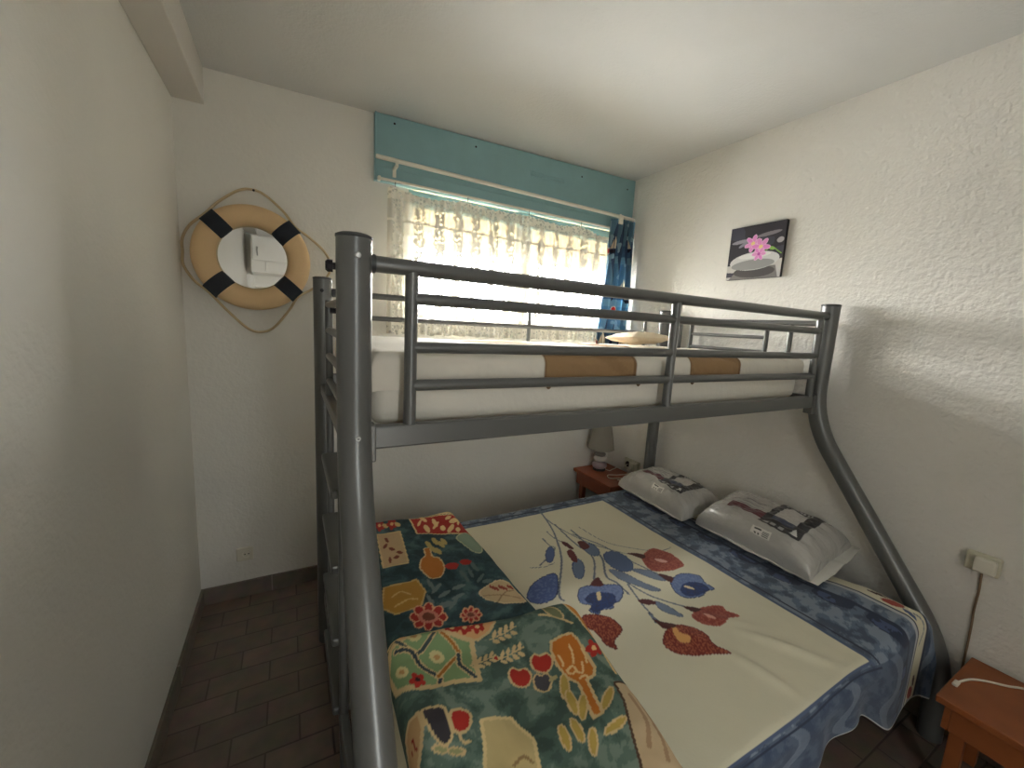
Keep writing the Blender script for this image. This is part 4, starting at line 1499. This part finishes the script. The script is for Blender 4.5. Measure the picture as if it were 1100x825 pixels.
obj('pebble', pebble(0.055, 0.009, 0.060), M['stone_p'], lp, smooth=True)
obj('pebble', pebble(0.050, 0.064, 0.044, 0.003), M['stone_w'], lp, smooth=True)
obj('pebble', pebble(0.042, 0.104, 0.034, -0.002), M['stone_g'], lp, smooth=True)
obj('neck', rod((lx, ly, lz+0.132), (lx, ly, lz+0.185), 0.012, 14), M['stone_g'], lp, smooth=True)
cab = spline([(lx+0.03, ly-0.035, lz+0.012), (lx+0.05, ly-0.055, lz+0.004), (lx+0.085, ly-0.045, lz+0.004), (lx+0.110, ly-0.075, lz+0.03), (2.535, -0.225, 0.482), (2.553, -0.232, 0.495)], 10)
obj('cord', sweep(cab, 0.0027, 8), M['white_pl'], lp, smooth=True)
ck = spline([(2.512, -0.305, 0.500), (2.495, -0.300, 0.455), (2.44, -0.26, 0.436), (2.37, -0.235, 0.436), (2.34, -0.29, 0.436), (2.42, -0.325, 0.437), (2.49, -0.355, 0.437), (2.43, -0.375, 0.437), (2.36, -0.34, 0.440)], 10)
tag(obj('loose_cable', sweep(ck, 0.0028, 8), M['white_pl'], smooth=True), 'white cable coiled on the lamp table top below the wall plugs', 'cable')
ws = thing('wall_socket', 'cream double wall socket in the corner above the lamp table', 'socket', (XR-0.001, -0.26, 0.49))
obj('plate', box(XR-0.018, XR-0.001, -0.335, -0.195, 0.450, 0.535, 0.005), M['cream_pl'], ws)
obj('outlet', lathe([(0.021, 0), (0.021, 0.002), (0.016, 0.001)], (XR-0.0185, -0.232, 0.495), 20, (-1, 0, 0)), M['stone_d'], ws)
pa = obj('plug_adapter', MB().add(box(XR-0.058, XR-0.0185, -0.328, -0.278, 0.468, 0.530, 0.006)).add(box(XR-0.063, XR-0.058, -0.320, -0.288, 0.482, 0.516, 0.002)).get(), M['cream_pl'])
tag(pa, 'cream plug adapter pushed into the wall socket above the lamp table', 'plug')

w2 = thing('wall_socket', 'white box socket with dark cord on the textured wall above the orange table', 'socket', (XR-0.001, -1.945, 0.71))
obj('plate', box(XR-0.030, XR-0.001, -1.990, -1.905, 0.668, 0.736, 0.006), M['cream_pl'], w2)
obj('plug', MB().add(box(XR-0.052, XR-0.0305, -1.984, -1.930, 0.676, 0.730, 0.007)).get(), M['white_pl'], w2)
cc_ = spline([(XR-0.010, -1.948, 0.668), (XR-0.008, -1.951, 0.60), (XR-0.008, -1.950, 0.52), (XR-0.008, -1.953, 0.45), (XR-0.009, -1.955, 0.33), (XR-0.012, -1.957, 0.12)], 8)
obj('cord', sweep(cc_, 0.0035, 10), M['brown_cord'], w2, smooth=True)
wc = thing('charging_cable', 'thin white cable with small plug end lying across the orange bedside table', 'cable', (2.4, -2.05, 0.356))
obj('lead', sweep(spline([(2.335, -1.990, 0.3565), (2.39, -2.005, 0.3565), (2.43, -2.03, 0.3560), (2.47, -2.07, 0.3560), (2.52, -2.12, 0.3560), (2.535, -2.25, 0.3560)], 10), 0.0034, 8), M['white_pl'], wc, smooth=True)
obj('connector', box(2.305, 2.337, -1.996, -1.982, 0.3525, 0.3625, 0.003), M['white_pl'], wc)

w3 = thing('wall_socket', 'small white socket low on the wall under the lifebuoy mirror', 'socket', (0.19, -0.001, 0.232))
obj('plate', box(0.150, 0.222, -0.012, -0.001, 0.196, 0.268, 0.005), M['white_pl'], w3)
obj('outlet', lathe([(0.020, 0), (0.020, 0.002), (0.017, 0.0), (0.016, -0.002)], (0.195, -0.0125, 0.234), 20, (0, -1, 0)), M['white_pl'], w3)
for dx in (-0.008, 0.008):
    obj('pin_hole', lathe([(0.003, 0), (0.003, 0.001)], (0.195+dx, -0.0147, 0.234), 10, (0, -1, 0)), M['stone_d'], w3)

# ------------------------------------------------------------------ cupboard behind the camera (seen in the mirror)
cb = thing('wall_cupboard', 'white wall cupboard reflected in the lifebuoy mirror', 'cupboard', (0.40, -3.2, 1.3))
obj('body', box(0.07, 0.60, YF+0.002, -2.98, 1.86, 2.24, 0.004), M['white_pt'], cb)
d = obj('door', box(0.085, 0.585, -2.979, -2.961, 1.985, 2.225, 0.004), M['white_pt'], cb)
obj('handle', rod((0.13, -2.952, 2.03), (0.13, -2.952, 2.12), 0.005, 10), M['bolt'], d, smooth=True)
d = obj('drawer', box(0.20, 0.585, -2.979, -2.961, 1.875, 1.975, 0.004), M['white_pt'], cb)
obj('knob', rod((0.44, -2.960, 1.925), (0.44, -2.945, 1.925), 0.009, 12), M['bolt'], d, smooth=True)
sf = thing('shelf_frame', 'white shelf frame below the cupboard reflected in the lifebuoy mirror', 'shelf', (0.37, -2.8, 0))
for x in (0.06, 0.56):
    for y in (-2.78, -2.96):
        obj('upright', box(x, x+0.04, y-0.03, y, 0.0, 1.80 if x < 0.3 else 1.74, 0.003), M['white_pt'], sf)
for z in (0.30, 0.80, 1.25, 1.70):
    obj('shelf', box(0.102, 0.558, -2.99, -2.75, z, z+0.03, 0.003), M['white_pt'], sf)

# ------------------------------------------------------------------ light: daylight through window and doorway
w = bpy.data.worlds.new('sky')
S.world = w
w.use_nodes = True
nt = w.node_tree
bg = nt.nodes['Background']
tc = nt.nodes.new('ShaderNodeTexCoord')
sp = nt.nodes.new('ShaderNodeSeparateXYZ')
rp = nt.nodes.new('ShaderNodeValToRGB')
rp.color_ramp.elements[0].position = 0.46
rp.color_ramp.elements[0].color = (0.34, 0.34, 0.33, 1)
rp.color_ramp.elements[1].position = 0.56
rp.color_ramp.elements[1].color = (1.0, 0.98, 0.95, 1)
ma = nt.nodes.new('ShaderNodeMath')
ma.operation = 'MULTIPLY_ADD'
ma.inputs[1].default_value = 0.5
ma.inputs[2].default_value = 0.5
nt.links.new(tc.outputs['Generated'], sp.inputs[0])
nt.links.new(sp.outputs['Z'], ma.inputs[0])
nt.links.new(ma.outputs[0], rp.inputs[0])
rear_dim = nt.nodes.new('ShaderNodeMapRange')          # sky behind the camera dimmed to weaken the doorway fill
rear_dim.inputs['From Min'].default_value, rear_dim.inputs['From Max'].default_value = -0.3, 0.3
tint = nt.nodes.new('ShaderNodeMix')
tint.data_type, tint.blend_type = 'RGBA', 'MIX'
tint.inputs['A'].default_value = (0.050, 0.052, 0.052, 1)
tint.inputs['B'].default_value = (0.965, 0.98, 0.965, 1)
mul = nt.nodes.new('ShaderNodeMix')
mul.data_type, mul.blend_type = 'RGBA', 'MULTIPLY'
mul.inputs['Factor'].default_value = 1.0
nt.links.new(sp.outputs['Y'], rear_dim.inputs['Value'])
nt.links.new(rear_dim.outputs['Result'], tint.inputs['Factor'])
nt.links.new(rp.outputs[0], mul.inputs['A'])
nt.links.new(tint.outputs['Result'], mul.inputs['B'])
nt.links.new(mul.outputs['Result'], bg.inputs['Color'])
bg.inputs['Strength'].default_value = 122.0


def portal(name, loc, rot, sx, sy):
    L = bpy.data.lights.new(name, 'AREA')
    L.shape = 'RECTANGLE'
    L.size, L.size_y = sx, sy
    L.cycles.is_portal = True
    o = bpy.data.objects.new(name, L)
    COL.objects.link(o)
    o.location, o.rotation_euler = loc, rot
    return o


portal('window_portal', ((WX0+WX1)/2, 0.22, (WZ0+WZ1)/2), (-PI/2, 0, 0), WX1-WX0, WZ1-WZ0)
portal('doorway_portal', ((DX0+DX1)/2, YF-0.14, DZ/2), (PI/2, 0, 0), DX1-DX0, DZ)

# ------------------------------------------------------------------ camera
cd = bpy.data.cameras.new('camera')
cam = bpy.data.objects.new('camera', cd)
COL.objects.link(cam)
cd.sensor_fit = 'HORIZONTAL'
cd.sensor_width = 36.0
cd.lens = FPX*36.0/1100.0
cd.clip_start = 0.01
r_, u_, f_ = MR
cam.matrix_world = Matrix(((r_[0], u_[0], -f_[0], CAM[0]), (r_[1], u_[1], -f_[1], CAM[1]), (r_[2], u_[2], -f_[2], CAM[2]), (0, 0, 0, 1)))
S.camera = cam

S.view_settings.view_transform = 'Standard'
S.view_settings.look = 'None'
S.view_settings.exposure = 0.80
S.view_settings.gamma = 1.0
S.view_settings.use_curve_mapping = False
S.cycles.use_denoising = True
S.cycles.caustics_reflective = False
S.cycles.caustics_refractive = False
S.cycles.max_bounces = 12
S.cycles.diffuse_bounces = 8
S.cycles.transparent_max_bounces = 16
